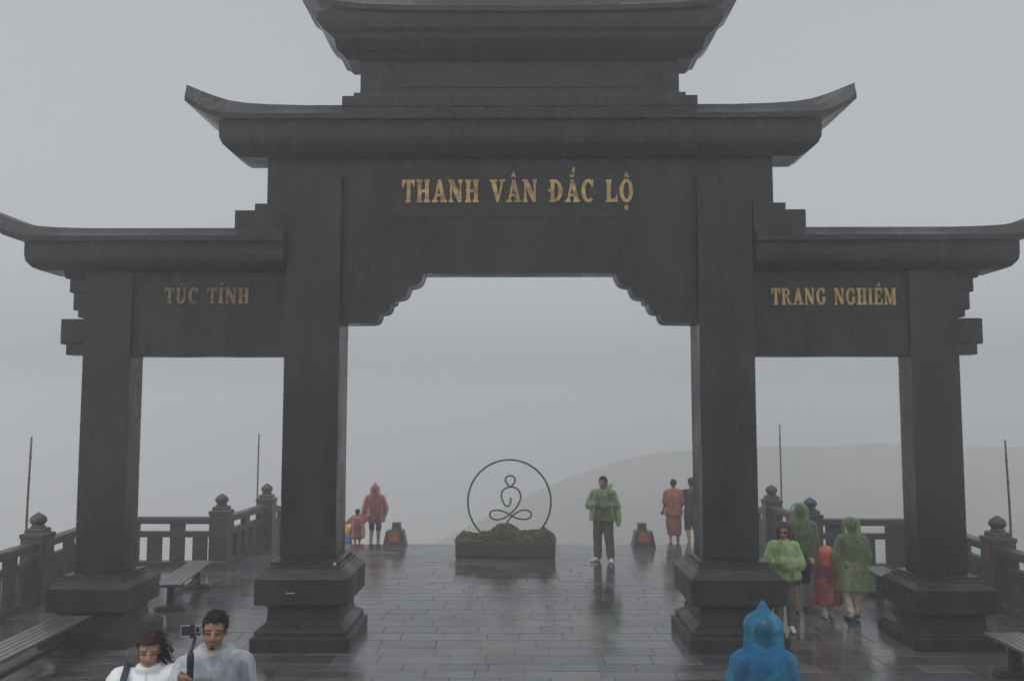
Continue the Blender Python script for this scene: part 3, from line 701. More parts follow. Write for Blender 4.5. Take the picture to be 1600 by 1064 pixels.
# ------------------------------------------------------------------ people
def blob(parts, voxel=0.011, smooth=4, disp=None, seed=0):
    """union of capsules / ellipsoids / lofts, remeshed into one continuous surface"""
    bm = bmesh.new()
    for p in parts:
        if p[0] == 'cap':
            _, a, b, ra, rb = p; a, b = Vector(a), Vector(b); d = (b - a)
            if d.length < 1e-5: d = Vector((0, 0, 1e-4))
            q = d.to_track_quat('Z', 'Y').to_matrix().to_4x4(); L = d.length
            rings = []
            N = 12
            prof = [(ra * math.cos(t), -ra * math.sin(t)) for t in (R(80), R(50), R(25))] + [(ra, 0), (rb, L)] + [(rb * math.cos(t), L + rb * math.sin(t)) for t in (R(25), R(50), R(80))]
            for r_, z_ in prof:
                rings.append([bm.verts.new(Matrix.Translation(a) @ q @ Vector((r_ * math.cos(k * 2 * math.pi / N), r_ * math.sin(k * 2 * math.pi / N), z_))) for k in range(N)])
        elif p[0] == 'ell':
            _, c, r3, *rot = p; N = 16; rings = []
            m = Matrix.Translation(c) @ (rot[0].to_4x4() if rot else Matrix.Identity(4))
            for j in range(1, 12):
                t = math.pi * j / 12 - math.pi / 2
                rings.append([bm.verts.new(m @ Vector((r3[0] * math.cos(t) * math.cos(k * 2 * math.pi / N), r3[1] * math.cos(t) * math.sin(k * 2 * math.pi / N), r3[2] * math.sin(t)))) for k in range(N)])
        else:                                               # loft: (cx, cy, z, rx, ry)
            rings = []; N = 28
            for cx, cy, z, rx, ry in p[1]:
                rr = []
                for k in range(N):
                    a = k * 2 * math.pi / N; c_, s_ = math.cos(a), math.sin(a)
                    e = 0.8
                    rr.append(bm.verts.new((cx + rx * math.copysign(abs(c_) ** e, c_), cy + ry * math.copysign(abs(s_) ** e, s_), z)))
                rings.append(rr)
            N = 28
        n = len(rings[0])
        for a_, b_ in zip(rings, rings[1:]):
            for k in range(n): bm.faces.new((a_[k], a_[(k + 1) % n], b_[(k + 1) % n], b_[k]))
        bm.faces.new(rings[0][::-1]); bm.faces.new(rings[-1])
    bmesh.ops.recalc_face_normals(bm, faces=bm.faces)
    me = bpy.data.meshes.new('tmp'); bm.to_mesh(me); bm.free()
    o = bpy.data.objects.new('tmp', me); COL.objects.link(o)
    m = o.modifiers.new('r', 'REMESH'); m.mode = 'VOXEL'; m.voxel_size = voxel
    if smooth:
        s = o.modifiers.new('s', 'SMOOTH'); s.factor = 0.5; s.iterations = smooth
    dg = bpy.context.evaluated_depsgraph_get(); dg.update()
    me2 = bpy.data.meshes.new_from_object(o.evaluated_get(dg))
    bpy.data.objects.remove(o); bpy.data.meshes.remove(me)
    if disp == 'none': disp = None
    if disp and len(disp) == 4:
        amp, z_lo, z_hi, dens = disp
        nr = [v.normal.copy() for v in me2.vertices]
        for v, n_ in zip(me2.vertices, nr):
            c = v.co; u = min(1, max(0, (z_hi - c.z) / (z_hi - z_lo)))
            q = Vector((c.x * dens + seed, c.y * dens, c.z * 1.6 + seed * 1.7))
            f = 1 - abs(noise.noise(q)) * 2.2
            g = noise.noise(Vector((c.x * 5 + seed, c.y * 5, c.z * 6)))
            cr = 1 - 2.4 * abs(noise.noise(Vector((c.x * 15 + seed, c.y * 15, c.z * 9))))
            v.co = c + n_ * amp * ((0.3 + 0.7 * u) * f + 0.22 * g + 0.28 * cr + 0.25)
    elif disp:
        amp, fx, fz = disp
        nr = [v.normal.copy() for v in me2.vertices]
        for v, n_ in zip(me2.vertices, nr):
            c = v.co; q = Vector((c.x * fx + seed, c.y * fx, c.z * fz + seed * 1.7))
            v.co = c + n_ * amp * (noise.noise(q) + 0.5 * noise.noise(q * 2.3))
    me2.materials.clear()
    return me2

def V3(p): return Vector(p)
def lerp(a, b, t): return V3(a) + (V3(b) - V3(a)) * t

def hand_parts(wr, el, curl=0.5, r=1.0, fwd=(0, -1, 0)):
    """palm, four fingers and a thumb at a wrist, continuing the forearm"""
    d = (V3(wr) - V3(el)).normalized(); f = V3(fwd); f = (f - d * f.dot(d))
    if f.length < 0.1: f = Vector((1, 0, 0)) - d * d.x
    f.normalize(); side = d.cross(f)
    out_ = [('cap', V3(wr), V3(wr) + d * 0.035, 0.026 * r, 0.03 * r), ('cap', V3(wr) + d * 0.03 + side * 0.02, V3(wr) + d * 0.075 + side * 0.024, 0.02 * r, 0.016 * r), ('cap', V3(wr) + d * 0.03 - side * 0.02, V3(wr) + d * 0.07 - side * 0.024, 0.02 * r, 0.016 * r)]
    for i, ln in enumerate((0.07, 0.08, 0.075, 0.058)):
        b0 = V3(wr) + d * 0.078 + side * (0.03 - 0.02 * i); c = curl * 1.3
        p1 = b0 + (d * math.cos(c) + f * math.sin(c)) * ln * 0.5; p2 = p1 + (d * math.cos(2.1 * c) + f * math.sin(2.1 * c)) * ln * 0.5
        out_ += [('cap', b0 - d * 0.02, p1, 0.0105 * r, 0.0095 * r), ('cap', p1, p2, 0.0095 * r, 0.008 * r)]
    t0 = V3(wr) + d * 0.025 + side * 0.026; t1 = t0 + (d * 0.6 + side * 0.6 + f * 0.5).normalized() * 0.045; t2 = t1 + (d * 0.8 + f * 0.5).normalized() * 0.03
    return out_ + [('cap', t0, t1, 0.014 * r, 0.011 * r), ('cap', t1, t2, 0.011 * r, 0.009 * r)]

BASE = dict(pelvis=(0, 0, 0.93), chest=(0, 0.005, 1.24), neck=(0, 0.012, 1.43), head=(0, -0.012, 1.585),
            shL=(0.185, 0.012, 1.375), shR=(-0.185, 0.012, 1.375), elL=(0.24, 0.03, 1.10), elR=(-0.24, 0.03, 1.10), wrL=(0.25, -0.05, 0.86), wrR=(-0.25, -0.05, 0.86),
            hpL=(0.088, 0, 0.90), hpR=(-0.088, 0, 0.90), knL=(0.095, -0.025, 0.50), knR=(-0.095, -0.025, 0.50), anL=(0.098, 0.025, 0.085), anR=(-0.098, 0.025, 0.085),
            toL=(0.115, -0.155, 0.028), toR=(-0.115, -0.155, 0.028))

def person(loc, rz, H, label, skin='skin', pose=None, head_k=1.0, legs_skin=True, curl=0.5, detail=False, eyes='narrow', head_rot=(0, 0, 0), voxel=0.011):
    """returns (root, joints, head matrix); joints in metres for this height. Faces -Y."""
    J = dict(BASE); J.update(pose or {})
    k = H / 1.70
    J = {a: V3(b) * k for a, b in J.items()}
    t = empty('person', loc, rz, label, 'person')
    hm = Matrix.Translation(J['head']) @ (Matrix.Rotation(head_rot[2], 4, 'Z') @ Matrix.Rotation(head_rot[0], 4, 'X') @ Matrix.Rotation(head_rot[1], 4, 'Y'))
    hk = k * head_k
    def hp_(x, y, z): return hm @ Vector((x * hk, y * hk, z * hk))
    hr = hm.to_3x3()
    P = []
    P += [('ell', hp_(0, 0.012, 0.03), (0.074 * hk, 0.092 * hk, 0.088 * hk), hr), ('ell', hp_(0, -0.018, -0.03), (0.062 * hk, 0.070 * hk, 0.078 * hk), hr), ('ell', hp_(0, -0.045, -0.08), (0.038 * hk, 0.036 * hk, 0.028 * hk), hr),
          ('cap', hp_(0, -0.084, 0.012), hp_(0, -0.099, -0.026), 0.010 * hk, 0.0165 * hk), ('cap', hp_(0.012, -0.09, -0.03), hp_(-0.012, -0.09, -0.03), 0.011 * hk, 0.011 * hk),
          ('cap', hp_(0.03, -0.066, 0.02), hp_(0.046, -0.058, 0.02), 0.018 * hk, 0.016 * hk), ('cap', hp_(-0.03, -0.066, 0.02), hp_(-0.046, -0.058, 0.02), 0.018 * hk, 0.016 * hk),
          ('cap', hp_(0.038, -0.058, -0.03), hp_(0.03, -0.068, -0.03), 0.022 * hk, 0.018 * hk), ('cap', hp_(-0.038, -0.058, -0.03), hp_(-0.03, -0.068, -0.03), 0.022 * hk, 0.018 * hk),
          ('cap', hp_(0.014, -0.083, -0.056), hp_(-0.014, -0.083, -0.056), 0.0125 * hk, 0.0125 * hk)]
    for s in (1, -1): P.append(('ell', hp_(s * 0.074, 0.012, -0.005), (0.013 * hk, 0.02 * hk, 0.032 * hk), hr))
    P += [('cap', J['neck'] - Vector((0, 0, 0.03)) * k, hp_(0, 0.01, -0.05), 0.056 * k, 0.05 * k)]
    P += [('loft', [(0, J['pelvis'].y, J['pelvis'].z - 0.09 * k, 0.13 * k, 0.095 * k), (0, J['pelvis'].y, J['pelvis'].z, 0.16 * k, 0.112 * k), (0, J['pelvis'].y, J['pelvis'].z + 0.13 * k, 0.135 * k, 0.10 * k), (0, J['chest'].y, J['chest'].z, 0.155 * k, 0.112 * k), (0, J['chest'].y, J['chest'].z + 0.09 * k, 0.16 * k, 0.105 * k), (0, J['neck'].y, J['neck'].z - 0.03 * k, 0.08 * k, 0.06 * k)])]
    for s in 'LR':
        P += [('cap', J['neck'] - Vector((0, 0, 0.05)) * k, J['sh' + s] - Vector((0, 0, 0.012)) * k, 0.05 * k, 0.052 * k), ('cap', J['sh' + s] - Vector((0, 0, 0.012)) * k, J['el' + s], 0.05 * k, 0.040 * k), ('cap', J['el' + s], J['wr' + s], 0.040 * k, 0.026 * k)]
        P += hand_parts(J['wr' + s], J['el' + s], curl, k)
        P += [('cap', J['hp' + s], J['kn' + s], 0.083 * k, 0.054 * k), ('cap', J['kn' + s], lerp(J['kn' + s], J['an' + s], 0.3), 0.052 * k, 0.055 * k), ('cap', lerp(J['kn' + s], J['an' + s], 0.3), J['an' + s], 0.055 * k, 0.036 * k),
              ('cap', J['an' + s] - Vector((0, 0, 0.04 * k)), J['to' + s], 0.036 * k, 0.026 * k)]
    me = blob(P, voxel, 3)
    link_mesh('body', me, M[skin], t, smooth=True)
    if detail:
        for s in (1, -1):
          if eyes != 'closed':
            bm = bmesh.new(); bmesh.ops.create_uvsphere(bm, u_segments=12, v_segments=8, radius=0.0115 * hk)
            for v in bm.verts: v.co = hr @ Vector((v.co.x * 1.25, v.co.y, v.co.z * 0.42))
            bmesh.ops.translate(bm, vec=hp_(s * 0.033, -0.0795, 0.006), verts=bm.verts)
            e = from_bm('eye', bm, M['eye_white'], t, smooth=True)
            bm = bmesh.new(); bmesh.ops.create_uvsphere(bm, u_segments=10, v_segments=6, radius=0.0052 * hk)
            bmesh.ops.translate(bm, vec=hp_(s * 0.033, -0.0875, 0.0045), verts=bm.verts); from_bm('iris', bm, M['eye_dark'], e, smooth=True)
          for _ in (1,):
            bm = bmesh.new(); tube(bm, [hp_(s * 0.014, -0.088, 0.030), hp_(s * 0.034, -0.086, 0.036), hp_(s * 0.055, -0.074, 0.030)], 0.0032 * hk, 6); from_bm('eyebrow', bm, M['hair'], t, smooth=True)
            bm = bmesh.new(); tube(bm, [hp_(s * 0.017, -0.087, 0.009), hp_(s * 0.033, -0.092, 0.0115), hp_(s * 0.051, -0.081, 0.007)], 0.0035 * hk, 6); from_bm('eyelid', bm, M['eye_dark'], t, smooth=True)
        bm = bmesh.new(); tube(bm, [hp_(-0.024, -0.086, -0.056), hp_(-0.008, -0.096, -0.053), hp_(0, -0.097, -0.0545), hp_(0.008, -0.096, -0.053), hp_(0.024, -0.086, -0.056)], lambda u: hk * (0.003 + 0.0055 * math.sin(math.pi * u)), 8); from_bm('mouth', bm, M['lip'], t, smooth=True)
    return t, J, k, hp_, hr, hk

def add(t, name, parts, m, voxel=0.014, smooth=3, disp=None, seed=0):
    return link_mesh(name, blob(parts, voxel, smooth, disp, seed), m, t, smooth=True)

def trousers(t, J, k, m, to='ankle', loose=1.0):
    P = [('loft', [(0, J['pelvis'].y, J['pelvis'].z - 0.12 * k, 0.15 * k, 0.115 * k), (0, J['pelvis'].y, J['pelvis'].z, 0.175 * k, 0.13 * k), (0, J['pelvis'].y, J['pelvis'].z + 0.10 * k, 0.155 * k, 0.12 * k)])]
    for s in 'LR':
        P.append(('cap', J['hp' + s], J['kn' + s], 0.096 * k * loose, 0.075 * k * loose))
        if to == 'ankle': P.append(('cap', J['kn' + s], J['an' + s] + Vector((0, 0, 0.02 * k)), 0.075 * k * loose, 0.062 * k * loose))
        elif to == 'knee': P.append(('cap', J['kn' + s], J['kn' + s] - Vector((0, 0, 0.04 * k)), 0.085 * k, 0.088 * k))
    return add(t, 'trousers' if to == 'ankle' else 'shorts', P, m, 0.013, 3, (0.012, 9, 14), J['pelvis'].z)

def shirt(t, J, k, m, sleeve='wrist'):
    P = [('loft', [(0, J['pelvis'].y, J['pelvis'].z - 0.05 * k, 0.17 * k, 0.125 * k), (0, J['pelvis'].y, J['pelvis'].z + 0.13 * k, 0.155 * k, 0.12 * k), (0, J['chest'].y, J['chest'].z, 0.172 * k, 0.13 * k), (0, J['chest'].y, J['chest'].z + 0.1 * k, 0.175 * k, 0.125 * k), (0, J['neck'].y, J['neck'].z - 0.005 * k, 0.085 * k, 0.08 * k)])]
    for s in 'LR':
        P += [('cap', J['neck'] - Vector((0, 0, 0.055)) * k, J['sh' + s] - Vector((0, 0, 0.012)) * k, 0.06 * k, 0.064 * k), ('cap', J['sh' + s] - Vector((0, 0, 0.012)) * k, J['el' + s], 0.062 * k, 0.05 * k)]
        if sleeve == 'wrist': P.append(('cap', J['el' + s], lerp(J['el' + s], J['wr' + s], 0.93), 0.048 * k, 0.036 * k))
    return add(t, 'shirt', P, m, 0.013, 3, (0.008, 9, 9), 3)

def shoes(t, J, k, m, boot=0.0):
    for s in 'LR':
        a = J['an' + s]; to = J['to' + s]; d = (to - a); d.z = 0; d.normalize()
        heel = Vector((a.x, a.y, to.z)) - d * 0.05 * k
        P = [('cap', heel + Vector((0, 0, 0.012 * k)), to + d * 0.05 * k + Vector((0, 0, 0.006)), 0.036 * k, 0.036 * k), ('cap', a - Vector((0, 0, 0.03 * k)), to, 0.046 * k, 0.036 * k)]
        if boot: P.append(('cap', a - Vector((0, 0, 0.02 * k)), a + (J['kn' + s] - a).normalized() * boot, 0.052 * k, 0.066 * k))
        add(t, 'shoe', P, m, 0.010, 2)

def raincoat(t, J, k, m, hem=0.55, w=0.25, dp=0.19, flare=1.15, sleeves='wrist', seed=1.0, amp=0.022, sl_r=0.085, cx=0.0, name='poncho', dens=9, voxel=0.014):
    z0 = hem * k; zt = J['neck'].z; h = zt - z0
    P = [('loft', [(cx * k, 0, z0, w * k * flare, dp * k * flare), (cx * k * 0.8, 0, z0 + h * 0.35, w * k * (1 + (flare - 1) * 0.6), dp * k * (1 + (flare - 1) * 0.6)), (0, 0.005, zt - 0.22 * k, w * k * 0.95, dp * k), (0, 0.01, zt - 0.11 * k, w * k * 0.80, dp * k * 0.86), (0, 0.012, zt - 0.04 * k, w * k * 0.56, dp * k * 0.66), (0, 0.012, zt + 0.025 * k, 0.085 * k, 0.085 * k)])]
    for s in 'LR':
        sh = J['sh' + s] - Vector((0, 0, 0.022)) * k
        P.append(('cap', J['neck'] - Vector((0, 0, 0.035)) * k, sh, 0.085 * k, 0.092 * k))
        if sleeves:
            P.append(('cap', sh, J['el' + s], 0.092 * k, sl_r * k * 1.04))
            if sleeves == 'wrist': P.append(('cap', J['el' + s], lerp(J['el' + s], J['wr' + s], 0.95), sl_r * k * 1.04, sl_r * 0.8 * k))
    return add(t, name, P, m, voxel, 9, (amp, z0, zt, dens), seed)

def hood_up(t, hp_, hr, hk, J, k, m, peak=0.0, big=1.0, name='hood', open_front=True):
    P = [('ell', hp_(0, 0.025, 0.035), (0.112 * hk * big, 0.128 * hk * big, 0.112 * hk * (0.5 + 0.5 * big if not peak else 0.95)), hr), ('cap', hp_(0, 0.03, -0.02), J['neck'] + Vector((0, 0.015, -0.055)) * k, 0.11 * hk * big, 0.138 * k * min(big, 1.15))]
    if peak: P.append(('cap', hp_(0, 0.035, 0.07), hp_(0, 0.035, 0.07 + peak), 0.075 * hk * big, 0.009 * hk))
    zc_ = hp_(0, 0, 0).z
    me = blob(P, 0.012, 5, (0.010, zc_ - 0.2, zc_ + 0.12, 11), hk * 7)
    if open_front:                                          # cut the face opening
        bm = bmesh.new(); bm.from_mesh(me)
        inv = hr.inverted(); c0 = hp_(0, 0, 0)
        dele = [f for f in bm.faces if (lambda q: q.y < -0.062 * hk and abs(q.x) < 0.085 * hk * big and -0.13 * hk < q.z < 0.10 * hk)(inv @ (f.calc_center_median() - c0))]
        bmesh.ops.delete(bm, geom=dele, context='FACES'); bm.to_mesh(me); bm.free()
    return link_mesh(name, me, m, t, smooth=True)

def hood_down(t, J, k, m):
    c = J['neck'] + Vector((0, 0.07, -0.02)) * k
    P = [('cap', c + Vector((-0.10, -0.02, 0.02)) * k, c + Vector((0, 0.04, 0.0)) * k, 0.045 * k, 0.06 * k), ('cap', c + Vector((0.10, -0.02, 0.02)) * k, c + Vector((0, 0.04, 0.0)) * k, 0.045 * k, 0.06 * k), ('cap', c + Vector((0.0, 0.03, 0.0)) * k, c + Vector((0, 0.06, -0.12)) * k, 0.07 * k, 0.03 * k)]
    return add(t, 'hood', P, m, 0.012, 3, (0.012, 14, 14), 5)

def hair_cap(t, hp_, hr, hk, m, back=0.0, vol=1.0, front=-0.03, seed=2):
    """short hair: a shell over the skull, face side cut away along a hairline"""
    P = [('ell', hp_(0, 0.02, 0.040), (0.083 * hk * vol, 0.098 * hk * vol, 0.09 * hk * vol), hr), ('ell', hp_(0, 0.05, 0.0 - back * 0.5), (0.075 * hk * vol, 0.066 * hk * vol, (0.075 + back * 0.5) * hk * vol), hr)]
    me = blob(P, 0.008, 2, (0.012, 26, 26), seed)
    bm = bmesh.new(); bm.from_mesh(me); inv = hr.inverted(); c0 = hp_(0, 0, 0)
    def cut(f):
        q = inv @ (f.calc_center_median() - c0); q = q / hk
        line = 0.071 + 0.25 * max(0, abs(q.x) - 0.045) * -1
        return (q.y < front and q.z < line) or (q.y < 0.015 and q.z < -0.01)
    bmesh.ops.delete(bm, geom=[f for f in bm.faces if cut(f)], context='FACES'); bm.to_mesh(me); bm.free()
    return link_mesh('hair', me, m, t, smooth=True)

# 1. woman in white jacket, foreground
t, J, k, hp_, hr, hk = person((-2.53, 6.2, 0), R(17), 1.60, 'woman in white puffer jacket with windblown brown hair and navy bag strap, looking down', 'skin', dict(
    elL=(0.27, -0.02, 1.08), elR=(-0.27, -0.02, 1.08), wrL=(0.10, -0.24, 1.07), wrR=(-0.10, -0.25, 1.05)), 1.0, detail=True, eyes='closed', head_rot=(R(14), R(3), R(4)), voxel=0.008)
P = [('loft', [(0, 0, 0.80 * k, 0.21 * k, 0.16 * k), (0, 0, 1.0 * k, 0.215 * k, 0.165 * k), (0, 0, 1.2 * k, 0.215 * k, 0.165 * k), (0, 0.01, 1.34 * k, 0.19 * k, 0.13 * k), (0, 0.012, 1.41 * k, 0.095 * k, 0.09 * k), (0, 0.012, 1.475 * k, 0.078 * k, 0.082 * k)])]
for s in 'LR':
    P += [('cap', J['neck'] - Vector((0, 0, 0.075)) * k, J['sh' + s], 0.075 * k, 0.095 * k), ('cap', J['sh' + s], J['el' + s], 0.095 * k, 0.088 * k), ('cap', J['el' + s], lerp(J['el' + s], J['wr' + s], 0.9), 0.085 * k, 0.06 * k)]
me = blob(P, 0.011, 4)
for v in me.vertices:                                        # quilted bands
    n_ = v.normal; v.co += n_ * 0.010 * abs(math.sin(v.co.z * 28)) + n_ * 0.008 * noise.noise(v.co * 9)
link_mesh('jacket', me, M['puffer'], t, smooth=True)
add(t, 'trousers_top', [('cap', J['hpL'], J['knL'], 0.1, 0.07), ('cap', J['hpR'], J['knR'], 0.1, 0.07), ('cap', J['knL'], J['anL'], 0.07, 0.05), ('cap', J['knR'], J['anR'], 0.07, 0.05)], M['dark_cloth'])
shoes(t, J, k, M['white_shoe'])
hair_cap(t, hp_, hr, hk, M['hair_brown'], 0.05, 1.08, -0.02, 4)
bm = bmesh.new()
rnd = random.Random(5)
for i in range(120):                                          # tied hair and loose strands blown towards image right
    a = rnd.uniform(-1, 1); z0 = rnd.uniform(-0.06, 0.05)
    s0 = Vector((0.055 + rnd.uniform(-0.03, 0.02), 0.05 + rnd.uniform(-0.05, 0.04), z0)); ln = rnd.uniform(0.05, 0.135)
    dirv = Vector((1, -0.1 + 0.3 * a, -0.35 + rnd.gauss(0, 0.35))).normalized()
    pts = [hp_(*(s0 + dirv * ln * u + Vector((0, 0, 0.03 * math.sin(u * 3 + i) - 0.05 * u * u)))) for u in (0, 0.25, 0.5, 0.75, 1)]
    tube(bm, pts, lambda u: 0.0062 * (1 - u * 0.8), 4)
for i in range(50):
    s0 = Vector((rnd.uniform(-0.06, 0.06), rnd.uniform(-0.03, 0.05), 0.115)); dirv = Vector((rnd.uniform(0.2, 1), rnd.uniform(-.4, .3), rnd.uniform(-.1, .35))).normalized()
    pts = [hp_(*(s0 + dirv * 0.09 * u + Vector((0, 0, -0.05 * u * u)))) for u in (0, 0.33, 0.66, 1)]
    tube(bm, pts, lambda u: 0.0045 * (1 - u * 0.8), 4)
from_bm('loose_hair', bm, M['hair_brown'], t, smooth=True)
bm = bmesh.new()
def ribbon(bm, pts, wd, th):
    pts = [V3(p) for p in pts]; prev = None
    for i, p in enumerate(pts):
        d = (pts[min(i + 1, len(pts) - 1)] - pts[max(i - 1, 0)]).normalized(); nrm = Vector((0, -1, 0)); sd = d.cross(nrm).normalized(); nn = sd.cross(d)
        cur = [bm.verts.new(p + sd * wd * a + nn * th * b) for a, b in ((-1, -1), (1, -1), (1, 1), (-1, 1))]
        if prev:
            for q in range(4): bm.faces.new((prev[q], prev[(q + 1) % 4], cur[(q + 1) % 4], cur[q]))
        else: bm.faces.new(cur[::-1])
        prev = cur
    bm.faces.new(prev)
ribbon(bm, [(-0.125, 0.09, 1.36), (-0.13, 0.0, 1.41), (-0.14, -0.10, 1.35), (-0.155, -0.165, 1.24), (-0.17, -0.19, 1.1), (-0.2, -0.19, 0.95)], 0.022, 0.005)
from_bm('bag_strap', bm, M['navy'], t)
bm = bmesh.new(); tube(bm, [(-0.075, -0.155, 1.30), (-0.068, -0.18, 1.2), (-0.06, -0.192, 1.05)], 0.005, 6); from_bm('cord', bm, M['olive'], t)
bm = bmesh.new(); tube(bm, [(0.0, -0.135, 1.375), (0.0, -0.165, 1.30), (0.0, -0.187, 1.15)], 0.005, 6); from_bm('zip', bm, M['phone_rim'], t)
box('pale_card', -0.09, 0.07, -0.42, -0.33, 1.075, 1.084, M['cream'], t, bevel=0.002)

# 2. man in clear poncho holding a gimbal
t, J, k, hp_, hr, hk = person((-2.085, 6.2, 0), R(14), 1.735, 'black-haired man with goatee in a clear white raincoat holding a phone gimbal', 'skin_dark', dict(
    shL=(0.158, 0.012, 1.365), shR=(-0.158, 0.012, 1.365), elL=(0.20, 0.0, 1.08), wrL=(0.19, -0.16, 0.90), elR=(-0.225, -0.13, 1.13), wrR=(-0.157, -0.325, 1.365)), 1.0, curl=1.0, detail=True, head_rot=(R(4), R(3), R(-2)), voxel=0.008)
shirt(t, J, k, M['blue_shirt']); trousers(t, J, k, M['dark_cloth']); shoes(t, J, k, M['black_shoe'])
raincoat(t, J, k, M['film_white'], 0.62, 0.205, 0.175, 1.2, seed=3.3, amp=0.026, sl_r=0.078, dens=13, voxel=0.009)
hood_down(t, J, k, M['film_white'])
add(t, 'collar', [('cap', J['neck'] + Vector((0.085, 0.03, 0.03)), J['neck'] + Vector((0.02, -0.115, -0.075)), 0.035, 0.022), ('cap', J['neck'] + Vector((-0.085, 0.03, 0.03)), J['neck'] + Vector((-0.02, -0.115, -0.075)), 0.035, 0.022), ('cap', J['neck'] + Vector((-0.085, 0.03, 0.03)), J['neck'] + Vector((0.0, 0.09, 0.035)), 0.035, 0.045), ('cap', J['neck'] + Vector((0.085, 0.03, 0.03)), J['neck'] + Vector((0.0, 0.09, 0.035)), 0.035, 0.045)], M['film_white'], 0.009, 3, (0.006, 25, 25))
for s in (-1, 1):
    bm = bmesh.new(); tube(bm, [(s * 0.015, -0.165, 1.36), (s * 0.02, -0.185, 1.30), (s * 0.03, -0.20, 1.24)], 0.004, 6); from_bm('drawstring', bm, M['paper'], t)
hair_cap(t, hp_, hr, hk, M['hair'], 0.0, 1.03, -0.035, 9)
bm = bmesh.new(); rnd = random.Random(3)
for i in range(60):
    a = rnd.uniform(0, 6.28); r_ = rnd.uniform(0.0, 0.075)
    s0 = Vector((r_ * math.cos(a), 0.015 + r_ * 1.1 * math.sin(a), 0.108 - 3.5 * r_ * r_)); dv = Vector((rnd.gauss(0.3, 0.5), rnd.gauss(-0.2, 0.5), 0.8)).normalized()
    tube(bm, [hp_(*(s0 + dv * 0.03 * u)) for u in (0, 0.5, 1)], lambda u: 0.006 * (1 - 0.8 * u), 4)
from_bm('hair_tuft', bm, M['hair'], t)
add(t, 'goatee', [('ell', hp_(0, -0.076, -0.087), (0.013 * hk, 0.009 * hk, 0.013 * hk), hr)], M['hair'], 0.005, 1)
bm = bmesh.new(); tube(bm, [hp_(-0.024, -0.088, -0.046), hp_(0, -0.098, -0.042), hp_(0.024, -0.088, -0.046)], 0.0025, 6); from_bm('moustache', bm, M['hair'], t)
# gimbal and phone (top level, held in his right hand)
gx, gy, gz = -2.10, 5.80, 1.40
gm = empty('phone_gimbal', (gx, gy, gz), R(4), 'black handheld phone gimbal gripped by the man in the clear raincoat', 'gimbal')
bm = bmesh.new(); lathe(bm, [(0.017, -0.10), (0.021, -0.095), (0.0205, 0.0), (0.022, 0.09), (0.024, 0.14), (0.019, 0.175), (0.012, 0.185)], 16); from_bm('handle', bm, M['phone'], gm, smooth=True)
bm = bmesh.new(); tube(bm, smooth_path([(0, 0, 0.18), (0.004, 0.03, 0.215), (0.012, 0.045, 0.26), (0.012, 0.035, 0.30)], 4), 0.011, 8); from_bm('arm', bm, M['phone'], gm, smooth=True)
bm = bmesh.new(); lathe(bm, [(0.021, -0.018), (0.023, -0.012), (0.023, 0.012), (0.021, 0.018)], 16)
bmesh.ops.rotate(bm, cent=(0, 0, 0), matrix=Matrix.Rotation(R(90), 3, 'X'), verts=bm.verts); bmesh.ops.translate(bm, vec=(0.012, 0.008, 0.315), verts=bm.verts); from_bm('motor', bm, M['phone'], gm, smooth=True)
box('clamp', -0.002, 0.026, -0.028, -0.018, 0.272, 0.362, M['phone'], gm, bevel=0.003)
ph = empty('smartphone', (gx + 0.005, gy - 0.02, gz + 0.318), R(4), 'smartphone with pale rim mounted sideways on the gimbal', 'phone')
ph.scale = (0.86, 1, 0.86)
box('phone_body', -0.072, 0.072, 0.0, 0.008, -0.036, 0.036, M['phone'], ph, bevel=0.003)
bm = bmesh.new()
for a, b, c, d in ((-0.075, 0.075, 0.036, 0.040), (-0.075, 0.075, -0.040, -0.036), (-0.076, -0.072, -0.037, 0.037), (0.072, 0.076, -0.037, 0.037)): bx(bm, a, b, 0.0005, 0.0085, c, d)
from_bm('phone_rim', bm, M['phone_rim'], ph)
bm = bmesh.new()
for a, b, c, d in ((0.030, 0.066, 0.027, 0.030), (0.030, 0.066, -0.016, -0.013), (0.030, 0.033, -0.013, 0.027), (0.063, 0.066, -0.013, 0.027)): bx(bm, a, b, -0.003, 0.001, c, d)
from_bm('lens_frame', bm, M['phone_rim'], ph)
for xx, zz_ in ((0.042, 0.016), (0.054, 0.0)):
    bm = bmesh.new(); lathe(bm, [(0.0075, -0.002), (0.0075, 0.004), (0.005, 0.0045)], 14); bmesh.ops.rotate(bm, cent=(0, 0, 0), matrix=Matrix.Rotation(R(90), 3, 'X'), verts=bm.verts); bmesh.ops.translate(bm, vec=(xx, -0.001, zz_), verts=bm.verts)
    from_bm('lens', bm, M['glass_dark'], ph, smooth=True)

# 3. blue poncho, back view, foreground
t, J, k, hp_, hr, hk = person((1.785, 6.7, 0), R(178), 1.625, 'person seen from behind in a blue see-through poncho with a peaked hood', 'skin', dict(
    shL=(0.15, 0.012, 1.36), shR=(-0.15, 0.012, 1.36), elL=(0.20, 0.0, 1.09), elR=(-0.20, 0.0, 1.09), wrL=(0.17, -0.12, 0.9), wrR=(-0.17, -0.12, 0.9)))
shirt(t, J, k, M['blue_under']); trousers(t, J, k, M['dark_cloth']); shoes(t, J, k, M['black_shoe'])
hair_cap(t, hp_, hr, hk, M['hair'], 0.06, 1.0)
raincoat(t, J, k, M['film_blue'], 0.55, 0.19, 0.165, 1.4, seed=7.7, amp=0.028, sl_r=0.085, dens=12, voxel=0.01)
hood_up(t, hp_, hr, hk, J, k, M['film_blue'], peak=0.15, big=1.28, open_front=True)

